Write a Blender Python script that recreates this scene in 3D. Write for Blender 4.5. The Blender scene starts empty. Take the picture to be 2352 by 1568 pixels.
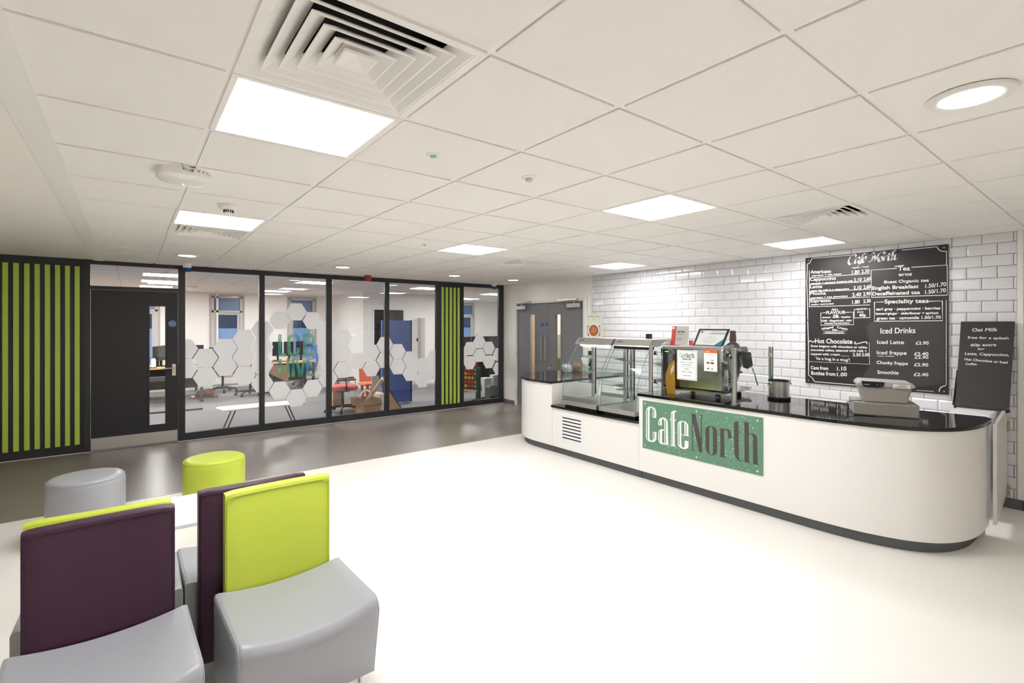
import bpy, bmesh, math, random
from mathutils import Vector, Matrix
random.seed(7)
C = bpy.context.scene.collection
PI = math.pi
# ---------------------------------------------------------------- camera
F_PX, HOR, YAW, CAMZ = 1132.0, 746.2, 0.9108, 1.606
cam = bpy.data.cameras.new('camera'); cam_o = bpy.data.objects.new('camera', cam); C.objects.link(cam_o)
cam.sensor_width = 36; cam.lens = 36*F_PX/2352; cam.shift_y = (HOR-784)/2352; cam.clip_start = .02
cam_o.location = (0, 0, CAMZ); cam_o.rotation_euler = (PI/2, 0, YAW-PI/2)
bpy.context.scene.camera = cam_o
# ---------------------------------------------------------------- world, exposure
sc = bpy.context.scene
w = bpy.data.worlds.new('world'); sc.world = w; w.use_nodes = True
w.node_tree.nodes['Background'].inputs[0].default_value = (.05, .10, .22, 1)
w.node_tree.nodes['Background'].inputs[1].default_value = .6
sc.view_settings.view_transform = 'Standard'; sc.view_settings.look = 'None'
sc.view_settings.gamma = 1; sc.view_settings.use_curve_mapping = False
sc.view_settings.exposure = 1.25
sc.cycles.max_bounces = 16; sc.cycles.diffuse_bounces = 8; sc.cycles.glossy_bounces = 5; sc.cycles.transparent_max_bounces = 48; sc.cycles.transmission_bounces = 8
PANEL_L, DOWN_L, OFFICE_L = 12.0, 12.0, 20.0      # radiance of the LED panels, downlights, office panels
CEIL = 2.434
# ---------------------------------------------------------------- measuring (a photo pixel onto a real plane)
_vx, _vy = math.cos(YAW), math.sin(YAW)
def _ray(u, v):
    t = (u-1176)/F_PX
    return Vector((_vx+t*_vy, _vy-t*_vx, -(v-HOR)/F_PX))
def onX(u, v, X):
    d = _ray(u, v); k = X/d.x; return Vector((X, d.y*k, CAMZ+d.z*k))
def onY(u, v, Y):
    d = _ray(u, v); k = Y/d.y; return Vector((d.x*k, Y, CAMZ+d.z*k))
def onZ(u, v, z):
    d = _ray(u, v); k = (z-CAMZ)/d.z; return Vector((d.x*k, d.y*k, z))
# ---------------------------------------------------------------- materials
def s2l(c): return c/12.92 if c <= .04045 else ((c+.055)/1.055)**2.4
def rgb(r, g, b): return (s2l(r/255), s2l(g/255), s2l(b/255), 1)
MATS = {}
def mat(name, col, rough=.5, metal=0, coat=0, emit=None, estr=0, noise=0, nscale=30, bump=0, bscale=200, spec=.5, sheen=0, trans=0):
    if name in MATS: return MATS[name]
    m = bpy.data.materials.new(name); m.use_nodes = True; nt = m.node_tree
    p = nt.nodes['Principled BSDF']
    col = rgb(*col) if max(col[:3]) > 1.0 else tuple(col[:3])+(1,)
    p.inputs['Base Color'].default_value = col
    p.inputs['Roughness'].default_value = rough; p.inputs['Metallic'].default_value = metal
    p.inputs['Coat Weight'].default_value = coat; p.inputs['Specular IOR Level'].default_value = spec
    if trans: p.inputs['Transmission Weight'].default_value = trans
    if emit:
        p.inputs['Emission Color'].default_value = tuple(emit[:3])+(1,); p.inputs['Emission Strength'].default_value = estr
    tc = nt.nodes.new('ShaderNodeTexCoord')
    if noise:
        n = nt.nodes.new('ShaderNodeTexNoise'); n.inputs['Scale'].default_value = nscale; n.inputs['Detail'].default_value = 5
        nt.links.new(tc.outputs['Object'], n.inputs['Vector'])
        mr = nt.nodes.new('ShaderNodeMapRange'); mr.inputs['From Min'].default_value = .3; mr.inputs['From Max'].default_value = .7
        mr.inputs['To Min'].default_value = 1-noise; mr.inputs['To Max'].default_value = 1+noise
        nt.links.new(n.outputs['Fac'], mr.inputs['Value'])
        mx = nt.nodes.new('ShaderNodeMix'); mx.data_type = 'RGBA'; mx.blend_type = 'MULTIPLY'; mx.inputs[0].default_value = 1
        mx.inputs[6].default_value = col; nt.links.new(mr.outputs['Result'], mx.inputs[7]); nt.links.new(mx.outputs[2], p.inputs['Base Color'])
    if bump:
        n2 = nt.nodes.new('ShaderNodeTexNoise'); n2.inputs['Scale'].default_value = bscale; n2.inputs['Detail'].default_value = 3
        nt.links.new(tc.outputs['Object'], n2.inputs['Vector'])
        b = nt.nodes.new('ShaderNodeBump'); b.inputs['Strength'].default_value = bump; b.inputs['Distance'].default_value = .004
        nt.links.new(n2.outputs['Fac'], b.inputs['Height']); nt.links.new(b.outputs[0], p.inputs['Normal'])
    MATS[name] = m; return m
def glassmat(name, tint, refl=1.0, rough=0.0):
    if name in MATS: return MATS[name]
    m = bpy.data.materials.new(name); m.use_nodes = True; nt = m.node_tree; nt.nodes.clear()
    out = nt.nodes.new('ShaderNodeOutputMaterial'); mx = nt.nodes.new('ShaderNodeMixShader')
    lw = nt.nodes.new('ShaderNodeLayerWeight'); lw.inputs[0].default_value = .5
    fr = nt.nodes.new('ShaderNodeMath'); fr.operation = 'POWER'; fr.inputs[1].default_value = 5; nt.links.new(lw.outputs['Facing'], fr.inputs[0])
    mu = nt.nodes.new('ShaderNodeMath'); mu.operation = 'MULTIPLY_ADD'; mu.inputs[1].default_value = .9*refl; mu.inputs[2].default_value = .042*refl
    tr = nt.nodes.new('ShaderNodeBsdfTransparent'); tr.inputs[0].default_value = tuple(tint)+(1,)
    gl = nt.nodes.new('ShaderNodeBsdfGlossy'); gl.inputs['Roughness'].default_value = rough
    nt.links.new(fr.outputs[0], mu.inputs[0]); nt.links.new(mu.outputs[0], mx.inputs[0])
    nt.links.new(tr.outputs[0], mx.inputs[1]); nt.links.new(gl.outputs[0], mx.inputs[2]); nt.links.new(mx.outputs[0], out.inputs[0])
    MATS[name] = m; return m
def filmmat(name, col, clear):
    m = bpy.data.materials.new(name); m.use_nodes = True; nt = m.node_tree; nt.nodes.clear()
    out = nt.nodes.new('ShaderNodeOutputMaterial'); mx = nt.nodes.new('ShaderNodeMixShader'); mx.inputs[0].default_value = clear
    m2 = nt.nodes.new('ShaderNodeMixShader'); m2.inputs[0].default_value = .45
    d = nt.nodes.new('ShaderNodeBsdfDiffuse'); t = nt.nodes.new('ShaderNodeBsdfTranslucent'); tr = nt.nodes.new('ShaderNodeBsdfTransparent')
    d.inputs[0].default_value = col; t.inputs[0].default_value = col
    nt.links.new(d.outputs[0], m2.inputs[1]); nt.links.new(t.outputs[0], m2.inputs[2])
    nt.links.new(m2.outputs[0], mx.inputs[1]); nt.links.new(tr.outputs[0], mx.inputs[2]); nt.links.new(mx.outputs[0], out.inputs[0])
    MATS[name] = m; return m
M_TILEC = mat('ceiling_tile', (244, 241, 237), .95, noise=.035, nscale=260, bump=.25, bscale=240)
M_TEE = mat('ceiling_tee', (246, 243, 240), .5)
M_PLASTER = mat('plaster_ceiling', (244, 240, 233), .85)
M_WALL = mat('painted_wall', (243, 241, 238), .7, bump=.05, bscale=90)
M_WALLW = mat('office_wall', (240, 238, 234), .7)
M_DARK = mat('anthracite_frame', (44, 45, 48), .45, bump=.05, bscale=300)
M_DARKD = mat('anthracite_door', (38, 38, 41), .5, noise=.06, nscale=180)
M_LIME = mat('lime_slat', (184, 212, 84), .5)
M_STEEL = mat('brushed_steel', (.62, .61, .59), .28, 1, noise=.06, nscale=120)
M_STEELD = mat('dull_steel', (.52, .51, .50), .42, 1)
M_CHROME = mat('chrome', (.75, .75, .76), .08, 1)
M_KICK = mat('kick_plate', (196, 192, 188), .4, .6)
M_GRANITE = mat('black_granite', (14, 14, 15), .07, spec=.6)
M_LAM = mat('white_laminate', (240, 238, 236), .38, coat=.1)
M_LAMG = mat('white_board', (236, 236, 238), .5)
M_PLINTH = mat('grey_plinth', (92, 93, 94), .6)
M_SKIRT = mat('grey_skirting', (96, 97, 100), .6)
M_TILE = mat('glazed_tile', (226, 226, 230), .12, coat=.4)
M_GROUT = mat('grey_grout', (128, 120, 128), .9)
M_CHALK = mat('chalkboard', (40, 38, 39), .42, noise=.10, nscale=6)
M_CHALKW = mat('chalk_ink', (232, 230, 226), .8)
M_CHALKS = mat('chalk_smear', (66, 63, 63), .7)
M_BLACK = mat('black_plastic', (22, 22, 24), .4)
M_BLACKM = mat('matt_black', (10, 10, 11), .8)
M_DOORG = mat('grey_door', (128, 128, 133), .5, noise=.03, nscale=160)
M_WHITEP = mat('white_plastic', (238, 236, 232), .4)
M_GLASS = glassmat('clear_glass', (.985, .99, .987), 1.0)
M_GLASSD = glassmat('display_glass', (.984, .993, .990), .5)
M_GLASSE = mat('green_glass_edge', (90, 150, 130), .15)
M_SHELF = glassmat('shelf_glass', (.93, .97, .955), 1.0)
M_LILAC = mat('blue_roundel', (34, 92, 190), .5)
M_FILM = filmmat('frosted_film', (.90, .90, .90, 1), .14)
M_VINYL = None
M_PURPLE = mat('purple_leather', (58, 21, 48), .42, bump=.06, bscale=220)
M_LIMEL = mat('lime_leather', (196, 212, 72), .36, bump=.06, bscale=220)
M_GREYL = mat('grey_leather', (168, 170, 178), .34, bump=.06, bscale=220)
M_TABLE = mat('white_table_top', (246, 246, 248), .3, coat=.1)
M_CARPET = mat('grey_carpet', (126, 124, 126), .95, noise=.22, nscale=90, bump=.5, bscale=400)
M_WOOD = mat('beech_desk', (206, 160, 112), .5, noise=.08, nscale=8)
M_CARD = mat('cardboard', (176, 142, 104), .8, noise=.05, nscale=20)
M_TILLG = mat('till_grey', (158, 154, 148), .5)
M_TILLP = mat('till_light', (172, 170, 170), .45)
M_PAPER = mat('paper', (242, 242, 244), .7)
M_RED = mat('red_plastic', (176, 36, 40), .4)
M_GREEN = mat('dark_green', (30, 74, 44), .5)
M_BLUEF = mat('blue_fabric', (92, 118, 200), .8)
M_GEN = mat('sign_green', (98, 140, 116), .55)
# cream vinyl and grey vinyl floors
def floor_mat(name, c1, c2, rough, sc_, seams=None):
    m = bpy.data.materials.new(name); m.use_nodes = True; nt = m.node_tree; p = nt.nodes['Principled BSDF']
    tc = nt.nodes.new('ShaderNodeTexCoord'); n = nt.nodes.new('ShaderNodeTexNoise'); n.inputs['Scale'].default_value = sc_; n.inputs['Detail'].default_value = 8
    nt.links.new(tc.outputs['Object'], n.inputs['Vector'])
    cr = nt.nodes.new('ShaderNodeValToRGB'); cr.color_ramp.elements[0].position = .35; cr.color_ramp.elements[1].position = .65
    cr.color_ramp.elements[0].color = rgb(*c1); cr.color_ramp.elements[1].color = rgb(*c2)
    nt.links.new(n.outputs['Fac'], cr.inputs[0]); nt.links.new(cr.outputs[0], p.inputs['Base Color'])
    p.inputs['Roughness'].default_value = rough
    MATS[name] = m; return m
M_CREAM = floor_mat('cream_vinyl', (243, 241, 237), (245, 243, 240), .45, 300)
M_GREYV = floor_mat('grey_vinyl', (133, 125, 120), (147, 139, 134), .33, 55)
def emis(name, col, s):
    m = bpy.data.materials.new(name); m.use_nodes = True; nt = m.node_tree; nt.nodes.clear()
    o = nt.nodes.new('ShaderNodeOutputMaterial'); e = nt.nodes.new('ShaderNodeEmission'); e.inputs[0].default_value = tuple(col)+(1,); e.inputs[1].default_value = s
    nt.links.new(e.outputs[0], o.inputs[0]); MATS[name] = m; return m
M_PANEL = emis('led_panel', (1, .985, .965), PANEL_L)
M_DOWN = emis('downlight_disc', (1, .96, .90), DOWN_L)
M_OFFP = emis('office_led', (1, .99, .975), OFFICE_L)
M_STRIP = emis('cabinet_lamp', (1, .96, .88), 5)
M_LEDG = emis('green_led', (.1, 1, .5), 2.5)
M_WIN = emis('dusk_window', (.10, .19, .42), .55)
# ---------------------------------------------------------------- mesh builder
class MB:
    def __init__(s): s.bm = bmesh.new(); s.mi = 0
    def _f(s, vs):
        try: f = s.bm.faces.new(vs); f.material_index = s.mi; return f
        except ValueError: return None
    def box(s, x0, y0, z0, x1, y1, z1, M=None):
        P = [Vector(p) for p in ((x0,y0,z0),(x1,y0,z0),(x1,y1,z0),(x0,y1,z0),(x0,y0,z1),(x1,y0,z1),(x1,y1,z1),(x0,y1,z1))]
        if M is not None: P = [M @ p for p in P]
        v = [s.bm.verts.new(p) for p in P]
        for q in ((3,2,1,0),(4,5,6,7),(0,1,5,4),(1,2,6,5),(2,3,7,6),(3,0,4,7)): s._f([v[i] for i in q])
        return s
    def hexa(s, P):
        v = [s.bm.verts.new(p) for p in P]
        for q in ((3,2,1,0),(4,5,6,7),(0,1,5,4),(1,2,6,5),(2,3,7,6),(3,0,4,7)): s._f([v[i] for i in q])
        return s
    def poly(s, pts):
        s._f([s.bm.verts.new(p) for p in pts]); return s
    def prism(s, pts, d):           # pts: planar 3-D outline, d: extrusion vector
        d = Vector(d); a = [s.bm.verts.new(p) for p in pts]; b = [s.bm.verts.new(Vector(p)+d) for p in pts]
        n = len(a); s._f(a[::-1]); s._f(b)
        for i in range(n): s._f([a[i], a[(i+1) % n], b[(i+1) % n], b[i]])
        return s
    def tube(s, path, r, seg=10, cap=True, closed=False):
        path = [Vector(p) for p in path]; n = len(path); rings = []
        for i, p in enumerate(path):
            if closed: t = path[(i+1) % n]-path[i-1]
            else: t = path[min(i+1, n-1)]-path[max(i-1, 0)]
            t.normalize()
            up = Vector((0,0,1)) if abs(t.z) < .95 else Vector((1,0,0))
            a = t.cross(up).normalized(); b = t.cross(a).normalized()
            rr = r[i] if isinstance(r, (list, tuple)) else r
            rings.append([s.bm.verts.new(p+a*rr*math.cos(2*PI*k/seg)+b*rr*math.sin(2*PI*k/seg)) for k in range(seg)])
        m = n if closed else n-1
        for i in range(m):
            A, B = rings[i], rings[(i+1) % n]
            for k in range(seg): s._f([A[k], A[(k+1) % seg], B[(k+1) % seg], B[k]])
        if cap and not closed: s._f(rings[0][::-1]); s._f(rings[-1])
        return s
    def lathe(s, prof, c=(0,0,0), seg=32, axis='Z', M=None):
        c = Vector(c); rings = []
        for r, h in prof:
            ring = []
            for k in range(seg):
                a = 2*PI*k/seg
                if axis == 'Z': p = Vector((r*math.cos(a), r*math.sin(a), h))
                elif axis == 'X': p = Vector((h, r*math.cos(a), r*math.sin(a)))
                else: p = Vector((r*math.cos(a), h, r*math.sin(a)))
                if M is not None: p = M @ p
                ring.append(s.bm.verts.new(c+p))
            rings.append(ring)
        for A, B in zip(rings, rings[1:]):
            for k in range(seg): s._f([A[k], A[(k+1) % seg], B[(k+1) % seg], B[k]])
        s._f(rings[0][::-1]); s._f(rings[-1]); return s
    def strip(s, rings, closed=True):
        R = [[s.bm.verts.new(p) for p in r] for r in rings]
        for A, B in zip(R, R[1:]):
            n = len(A)
            for k in range(n if closed else n-1): s._f([A[k], A[(k+1) % n], B[(k+1) % n], B[k]])
        return R
    def build(s, name, m, parent=None, world=True, bev=0, seg=2, smooth=True, ang=35, subsurf=0):
        bmesh.ops.recalc_face_normals(s.bm, faces=s.bm.faces)
        me = bpy.data.meshes.new(name)
        ms = m if isinstance(m, (list, tuple)) else [m]
        root = parent
        while root is not None and root.parent is not None: root = root.parent
        loc = Vector((0,0,0))
        if parent is not None and world:
            loc = Vector(root.location)
        elif parent is None and world and s.bm.verts:
            xs = [v.co for v in s.bm.verts]
            loc = Vector(((min(v.x for v in xs)+max(v.x for v in xs))/2, (min(v.y for v in xs)+max(v.y for v in xs))/2, min(v.z for v in xs)))
        if loc.length: bmesh.ops.translate(s.bm, vec=-loc, verts=s.bm.verts)
        s.bm.to_mesh(me); s.bm.free()
        for q in ms: me.materials.append(q)
        if smooth:
            for p in me.polygons: p.use_smooth = True
            me.set_sharp_from_angle(angle=math.radians(ang))
        o = bpy.data.objects.new(name, me); C.objects.link(o)
        if parent is not None: o.parent = parent
        else: o.location = loc
        if bev:
            b = o.modifiers.new('bevel', 'BEVEL'); b.width = bev; b.segments = seg; b.limit_method = 'ANGLE'; b.angle_limit = math.radians(40); b.harden_normals = True
        if subsurf:
            q = o.modifiers.new('subsurf', 'SUBSURF'); q.levels = subsurf; q.render_levels = subsurf
        return o
def tag(o, label=None, cat=None, group=None, kind=None):
    if label: o['label'] = label
    if cat: o['category'] = cat
    if group: o['group'] = group
    if kind: o['kind'] = kind
    return o
def thing(name, loc, label, cat, group=None, rz=0):
    o = bpy.data.objects.new(name, None); C.objects.link(o); o.location = loc; o.rotation_euler = (0, 0, rz); o.empty_display_size = .1
    return tag(o, label, cat, group)
def dup(root, loc, rz=None, label=None, group=None):
    def cp(o, par):
        c = o.copy(); C.objects.link(c); c.parent = par
        for ch in [x for x in bpy.data.objects if x.parent == o and x != c]: cp(ch, c)
        return c
    r = cp(root, None); r.location = loc
    if rz is not None: r.rotation_euler = (0, 0, rz)
    if label: r['label'] = label
    if group: r['group'] = group
    return r
def box(name, b, m, parent=None, **k): return MB().box(*b).build(name, m, parent, **k)
def struct(o): o['kind'] = 'structure'; return o
def rrect(x0, y0, x1, y1, r, n=5):
    out = []
    for cx, cy, a0 in ((x1-r, y0+r, -90), (x1-r, y1-r, 0), (x0+r, y1-r, 90), (x0+r, y0+r, 180)):
        for i in range(n+1):
            a = math.radians(a0+90*i/n); out.append((cx+r*math.cos(a), cy+r*math.sin(a)))
    return out
def catmull(pts, n=6, closed=False):
    pts = [Vector(p) for p in pts]; out = []; N = len(pts)
    rng = range(N if closed else N-1)
    for i in rng:
        g = (lambda k: pts[k % N]) if closed else (lambda k: pts[min(max(k, 0), N-1)])
        p0, p1, p2, p3 = g(i-1), g(i), g(i+1), g(i+2)
        for j in range(n):
            t = j/n
            out.append(.5*((2*p1)+(-p0+p2)*t+(2*p0-5*p1+4*p2-p3)*t*t+(-p0+3*p1-3*p2+p3)*t*t*t))
    if not closed: out.append(pts[-1])
    return out
# ---------------------------------------------------------------- lettering
_tc = {}
def glyphs(s):
    if s in _tc: return _tc[s]
    cu = bpy.data.curves.new('t', 'FONT'); cu.body = s; cu.resolution_u = 3
    ob = bpy.data.objects.new('t', cu); me = bpy.data.meshes.new_from_object(ob)
    v = [Vector(x.co) for x in me.vertices]; f = [list(p.vertices) for p in me.polygons]
    bpy.data.objects.remove(ob); bpy.data.curves.remove(cu); bpy.data.meshes.remove(me)
    x0 = min(p.x for p in v); x1 = max(p.x for p in v)
    _tc[s] = (v, f, x0, x1); return _tc[s]
def write(mb, s, A, B, h, up, nrm, shear=0, bold=0):
    """letters of string s between world points A (baseline start) and B (baseline end), cap height h"""
    v, f, x0, x1 = glyphs(s)
    ex = (B-A); up = Vector(up); nrm = Vector(nrm)
    reps = [Vector((0,0,0))] if not bold else [Vector((0,0,0)), ex.normalized()*bold, up*bold, ex.normalized()*bold+up*bold]
    fn = ex.cross(up).normalized()
    for k_, q in enumerate(reps):
        q = q+fn*(.0002+.00016*k_)
        vs = [mb.bm.verts.new(A+q+ex*((p.x-x0)/(x1-x0))+up*(p.y/.69*h)+ex.normalized()*(shear*p.y/.69*h)+nrm) for p in v]
        for g in f: mb._f([vs[i] for i in g])
def stroke(mb, pts, w, nrm, off):
    """flat marker stroke of width w along world points, lying in the plane with normal nrm"""
    nrm = Vector(nrm); pts = [Vector(p) for p in pts]; L = []; R = []
    for i, p in enumerate(pts):
        t = pts[min(i+1, len(pts)-1)]-pts[max(i-1, 0)]
        sd = t.cross(nrm).normalized()*w/2
        L.append(mb.bm.verts.new(p+sd+nrm*off)); R.append(mb.bm.verts.new(p-sd+nrm*off))
    for i in range(len(pts)-1): mb._f([L[i], R[i], R[i+1], L[i+1]])
# ================================================================ SETTING
YG = 8.2            # glazed partition plane
XT = 6.13           # tiled wall plane
OY = 14.6           # far wall of the office
# floors
struct(MB().poly([(-4.5,-4,0),(9,-4,0),(9,5.68,0),(-4.5,5.68,0)]).build('floor', M_CREAM, world=False))
struct(MB().poly([(-4.5,5.68,0),(9,5.68,0),(9,YG,0),(-4.5,YG,0)]).build('floor', M_GREYV, world=False))
struct(MB().poly([(-4.5,YG,0),(11,YG,0),(11,OY,0),(-4.5,OY,0)]).build('floor', M_CARPET, world=False))
struct(box('trim_1', (-4.5, 5.672, -.002, 4.9, 5.682, .002), mat('floor_joint', (226, 214, 190), .5), smooth=False))
# cafe ceiling: exposed grid, tegular tiles
GX = [-.28]+[.26+.6*k for k in range(10)]+[6.13]
GY = [.2]+[.62+.6*k for k in range(13)]+[8.2]
panel_cells = [(.26, 1.82), (.26, 4.22), (2.66, 1.82), (2.66, 4.22), (5.06, 1.82), (5.06, 4.22)]
vent_cells = [(.26, 1.22), (3.86, 1.22), (3.86, 4.82), (.26, 4.82)]
def isin(c, L): return any(abs(c[0]-a) < .05 and abs(c[1]-b) < .05 for a, b in L)
m = MB(); m2 = MB(); g = .0135
for i in range(len(GX)-1):
    for j in range(len(GY)-1):
        if isin((GX[i], GY[j]), panel_cells+vent_cells): continue
        x0, x1, y0, y1 = GX[i]+g, GX[i+1]-g, GY[j]+g, GY[j+1]-g
        if i == 0: x0 -= .006
        m.box(x0, y0, CEIL-.007, x1, y1, CEIL+.01)
ceil = struct(m.build('ceiling', M_TILEC, smooth=False, world=False))
for x in GX[1:-1]: m2.box(x-.012, .2, CEIL-.0005, x+.012, 8.2, CEIL+.004)
for y in GY[1:-1]: m2.box(-.28, y-.012, CEIL, 6.13, y+.012, CEIL+.004)
m2.box(-.345, .135, CEIL-.012, -.262, 8.19, CEIL+.004); m2.box(-.345, .135, CEIL-.012, 6.13, .218, CEIL+.004)
m2.box(6.105, .694, CEIL-.004, 6.13, 8.19, CEIL+.004)
m2.build('ceiling_grid', M_TEE, parent=ceil, world=False, smooth=False)
m = MB(); m.box(-.285, .19, CEIL+.125, 6.14, 8.2, CEIL+.13)
m.build('void_lining', mat('ceiling_void', (150, 146, 140), .9), parent=ceil, world=False, smooth=False)
m = MB(); m.box(-4.5, -4, CEIL, -.345, 8.2, CEIL+.06); m.box(-.345, -4, CEIL, 9, .135, CEIL+.06); m.box(6.13, .135, CEIL, 9, .7, CEIL+.06)
struct(m.build('ceiling', M_PLASTER, smooth=False, world=False))
struct(MB().box(-.372, .11, CEIL-.006, -.345, 8.19, CEIL).build('trim_2', M_TEE, bev=.004))
# outer walls of the cafe
struct(box('wall_left', (-4.6, -4, 0, -4.5, 8.2, CEIL), M_WALL, smooth=False))
struct(box('wall_front', (-4.5, -4.1, 0, 9, -4, CEIL), M_WALL, smooth=False))
struct(box('wall_far_right', (9, -4, 0, 9.1, .66, CEIL), M_WALL, smooth=False))
# end of the tiled wall
struct(box('wall_right_end', (6.132, .655, 0, 9, .75, CEIL), M_WALL, smooth=False))
struct(MB().box(6.10, .635, 0, 9, .655, .085).box(6.10, .635, 0, 6.119, .80, .085).build('baseboard_right_end', M_SKIRT))
struct(box('trim_3', (6.112, .655, .085, 6.134, .694, CEIL-.001), M_WHITEP, bev=.004))
# tiled wall, bevelled metro tiles
m = MB()
def metro(m, y0, y1, z0, z1):
    if y1-y0 < .012 or z1-z0 < .012: return
    xb, xs, xf = 6.13, 6.124, 6.120; b = min(.014, (y1-y0)*.3, (z1-z0)*.3)
    R = []
    for x, e in ((xb, 0), (xs, 0), (xf, b)):
        R.append([m.bm.verts.new(p) for p in ((x, y0+e, z0+e), (x, y1-e, z0+e), (x, y1-e, z1-e), (x, y0+e, z1-e))])
    for A, B in zip(R, R[1:]):
        for k in range(4): m._f([A[k], A[(k+1) % 4], B[(k+1) % 4], B[k]])
    m._f(R[-1])
zj = 2.3405; gr = .0022
rows = []; k = 0
while zj-.1035*(k-1) > 0:
    rows.append((max(zj-.1035*k, 0.0), min(zj-.1035*(k-1), CEIL-.004), k)); k += 1
for z0, z1, k in rows:
    off = 1.127 if k % 2 == 0 else 1.127-.1025
    y = off-.205*4
    while y < 5.697:
        a, b = max(y+gr, .696), min(y+.205-gr, 5.697)
        if b > a: metro(m, a, b, z0+gr, z1-gr)
        y += .205
tw = struct(m.build('wall_right', M_TILE, smooth=False, world=False))
box('grout', (6.127, .694, 0, 6.20, 5.697, CEIL), M_GROUT, parent=tw, world=False, smooth=False)
# painted part of the right wall with the double door opening
D0, DM, D1, DZ = 5.905, 6.818, 7.742, 2.02
m = MB(); m.box(XT, 5.697, 0, 6.28, D0-.01, CEIL); m.box(XT, D1+.01, 0, 6.28, 8.2, CEIL); m.box(XT, D0-.01, DZ+.01, 6.28, D1+.01, CEIL)
struct(m.build('wall_right', M_WALL, smooth=False, world=False))
struct(box('trim_4', (6.122, 7.36, DZ+.06, 6.132, 7.385, CEIL), M_WHITEP))
m = MB(); m.box(6.112, D1, 0, 6.17, D1+.055, DZ+.05).box(6.112, D0-.055, 0, 6.17, D0, DZ+.05).box(6.112, D0, DZ, 6.17, D1, DZ+.05)
struct(m.build('trim_5', M_WHITEP, bev=.004))
struct(box('trim_6', (6.118, 5.775, 0, 6.131, 5.795, DZ+.1), M_WHITEP, bev=.003))
struct(box('baseboard_right', (6.112, 7.80, 0, 6.131, 8.19, .085), M_SKIRT, bev=.004))
# corridor seen through the double door
m = MB(); m.box(8.0, 5.2, 0, 8.1, 8.2, CEIL); m.box(6.28, 5.1, 0, 8.0, 5.2, CEIL)
struct(m.build('wall_corridor', mat('corridor_wall', (172, 150, 122), .8), smooth=False))
struct(box('wall_corridor_panel', (7.985, 5.2, 0, 8.0, 6.9, 1.0), mat('corridor_green', (86, 112, 74), .7), smooth=False))
struct(box('wall_corridor_end', (6.28, 8.10, 0, 7.15, 8.17, CEIL), MATS['corridor_wall'], smooth=False))
struct(box('wall_corridor_end', (7.15, 8.10, 1.39, 8.0, 8.17, CEIL), M_WALLW, smooth=False))
struct(box('wall_corridor_end', (7.15, 8.10, .86, 8.0, 8.17, 1.39), mat('sage_paint', (170, 176, 160), .7), smooth=False))
struct(box('wall_corridor_end', (7.15, 8.10, 0, 8.0, 8.17, .86), MATS['corridor_green'], smooth=False))
struct(MB().poly([(6.28,5.2,CEIL),(8,5.2,CEIL),(8,8.2,CEIL),(6.28,8.2,CEIL)]).build('ceiling', M_PLASTER, world=False))
MB().poly([(6.6,6.4,CEIL-.004),(7.6,6.4,CEIL-.004),(7.6,7.2,CEIL-.004),(6.6,7.2,CEIL-.004)]).build('corridor_fill_lamp', emis('corridor_fill', (1, .96, .9), 9), world=False)  # unseen glowing panel added to brighten the view through the door glass
tag(bpy.data.objects['corridor_fill_lamp'], 'added unseen lamp brightening the corridor behind the grey double doors', 'light')
def leaf(name, y0, y1, v0, v1, vz0, vz1, hy):
    X0, X1 = 6.145, 6.189
    m = MB(); z0 = .012
    m.box(X0, y0, z0, X1, v0, DZ); m.box(X0, v1, z0, X1, y1, DZ); m.box(X0, v0, z0, X1, v1, vz0); m.box(X0, v0, vz1, X1, v1, DZ)
    o = struct(m.build(name, M_DOORG, smooth=False, world=False))
    fr = MB()
    for a in ((X0-.008, v0-.014, vz0-.014, X0+.004, v0+.004, vz1+.014), (X0-.008, v1-.004, vz0-.014, X0+.004, v1+.014, vz1+.014), (X0-.008, v0, vz0-.014, X0+.004, v1, vz0+.004), (X0-.008, v0, vz1-.004, X0+.004, v1, vz1+.014)): fr.box(*a)
    fr.build('vision_bead', M_DOORG, o, world=False, bev=.002)
    box('vision_glass', (6.163, v0, vz0, 6.169, v1, vz1), M_GLASS, o, world=False, smooth=False)
    za, zb = onX(1262, 772, 6.12).z, onX(1262, 828, 6.12).z
    hd = MB().tube(catmull([(X0, hy, zb), (6.10, hy, zb), (6.092, hy, zb+.01), (6.09, hy, zb+.03), (6.09, hy, (za+zb)/2), (6.09, hy, za-.03), (6.092, hy, za-.01), (6.10, hy, za), (X0, hy, za)], 4), .0095, 10)
    hd.build('pull_handle', M_STEEL, o, world=False)
    sg = MB().lathe([(.0, 0), (.038, 0), (.038, .002), (0, .002)], (X0-.0022, hy+(.02 if hy > DM else -.02), onX(1258, 745, 6.145).z), 24, 'X')
    sg.build('fire_door_roundel', M_LILAC, o, world=False, smooth=False)
    return o
la = leaf('door_2', DM+.0015, D1, 7.19, 7.347, .64, 1.81, 6.965)
lb = leaf('door_3', D0, DM-.0015, 6.479, 6.617, .645, 1.80, 6.845)
MB().lathe([(0, -.03), (.02, -.03), (.022, -.02), (.012, -.012), (.012, 0), (.024, 0), (.024, .004)], (6.141, 6.775, onX(1264, 845, 6.14).z), 20, 'X').build('thumb_turn', M_STEEL, lb, world=False)
def closer(o, ya, yb, aa, ab):
    m = MB().box(6.075, ya-.02, 1.91, 6.145, yb+.03, 1.985); c = m.build('door_closer', M_STEELD, o, world=False, bev=.006)
    MB().box(6.05, aa, 2.035, 6.112, ab, 2.068).tube([(6.10, (ya+yb)/2, 1.985), (6.10, (ya+yb)/2, 2.04)], .012, 8).build('closer_arm', M_STEEL, c, world=False, bev=.003)
closer(la, 7.44, 7.68, 7.26, 7.70); closer(lb, 5.97, 6.24, 6.0, 6.5)
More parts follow.
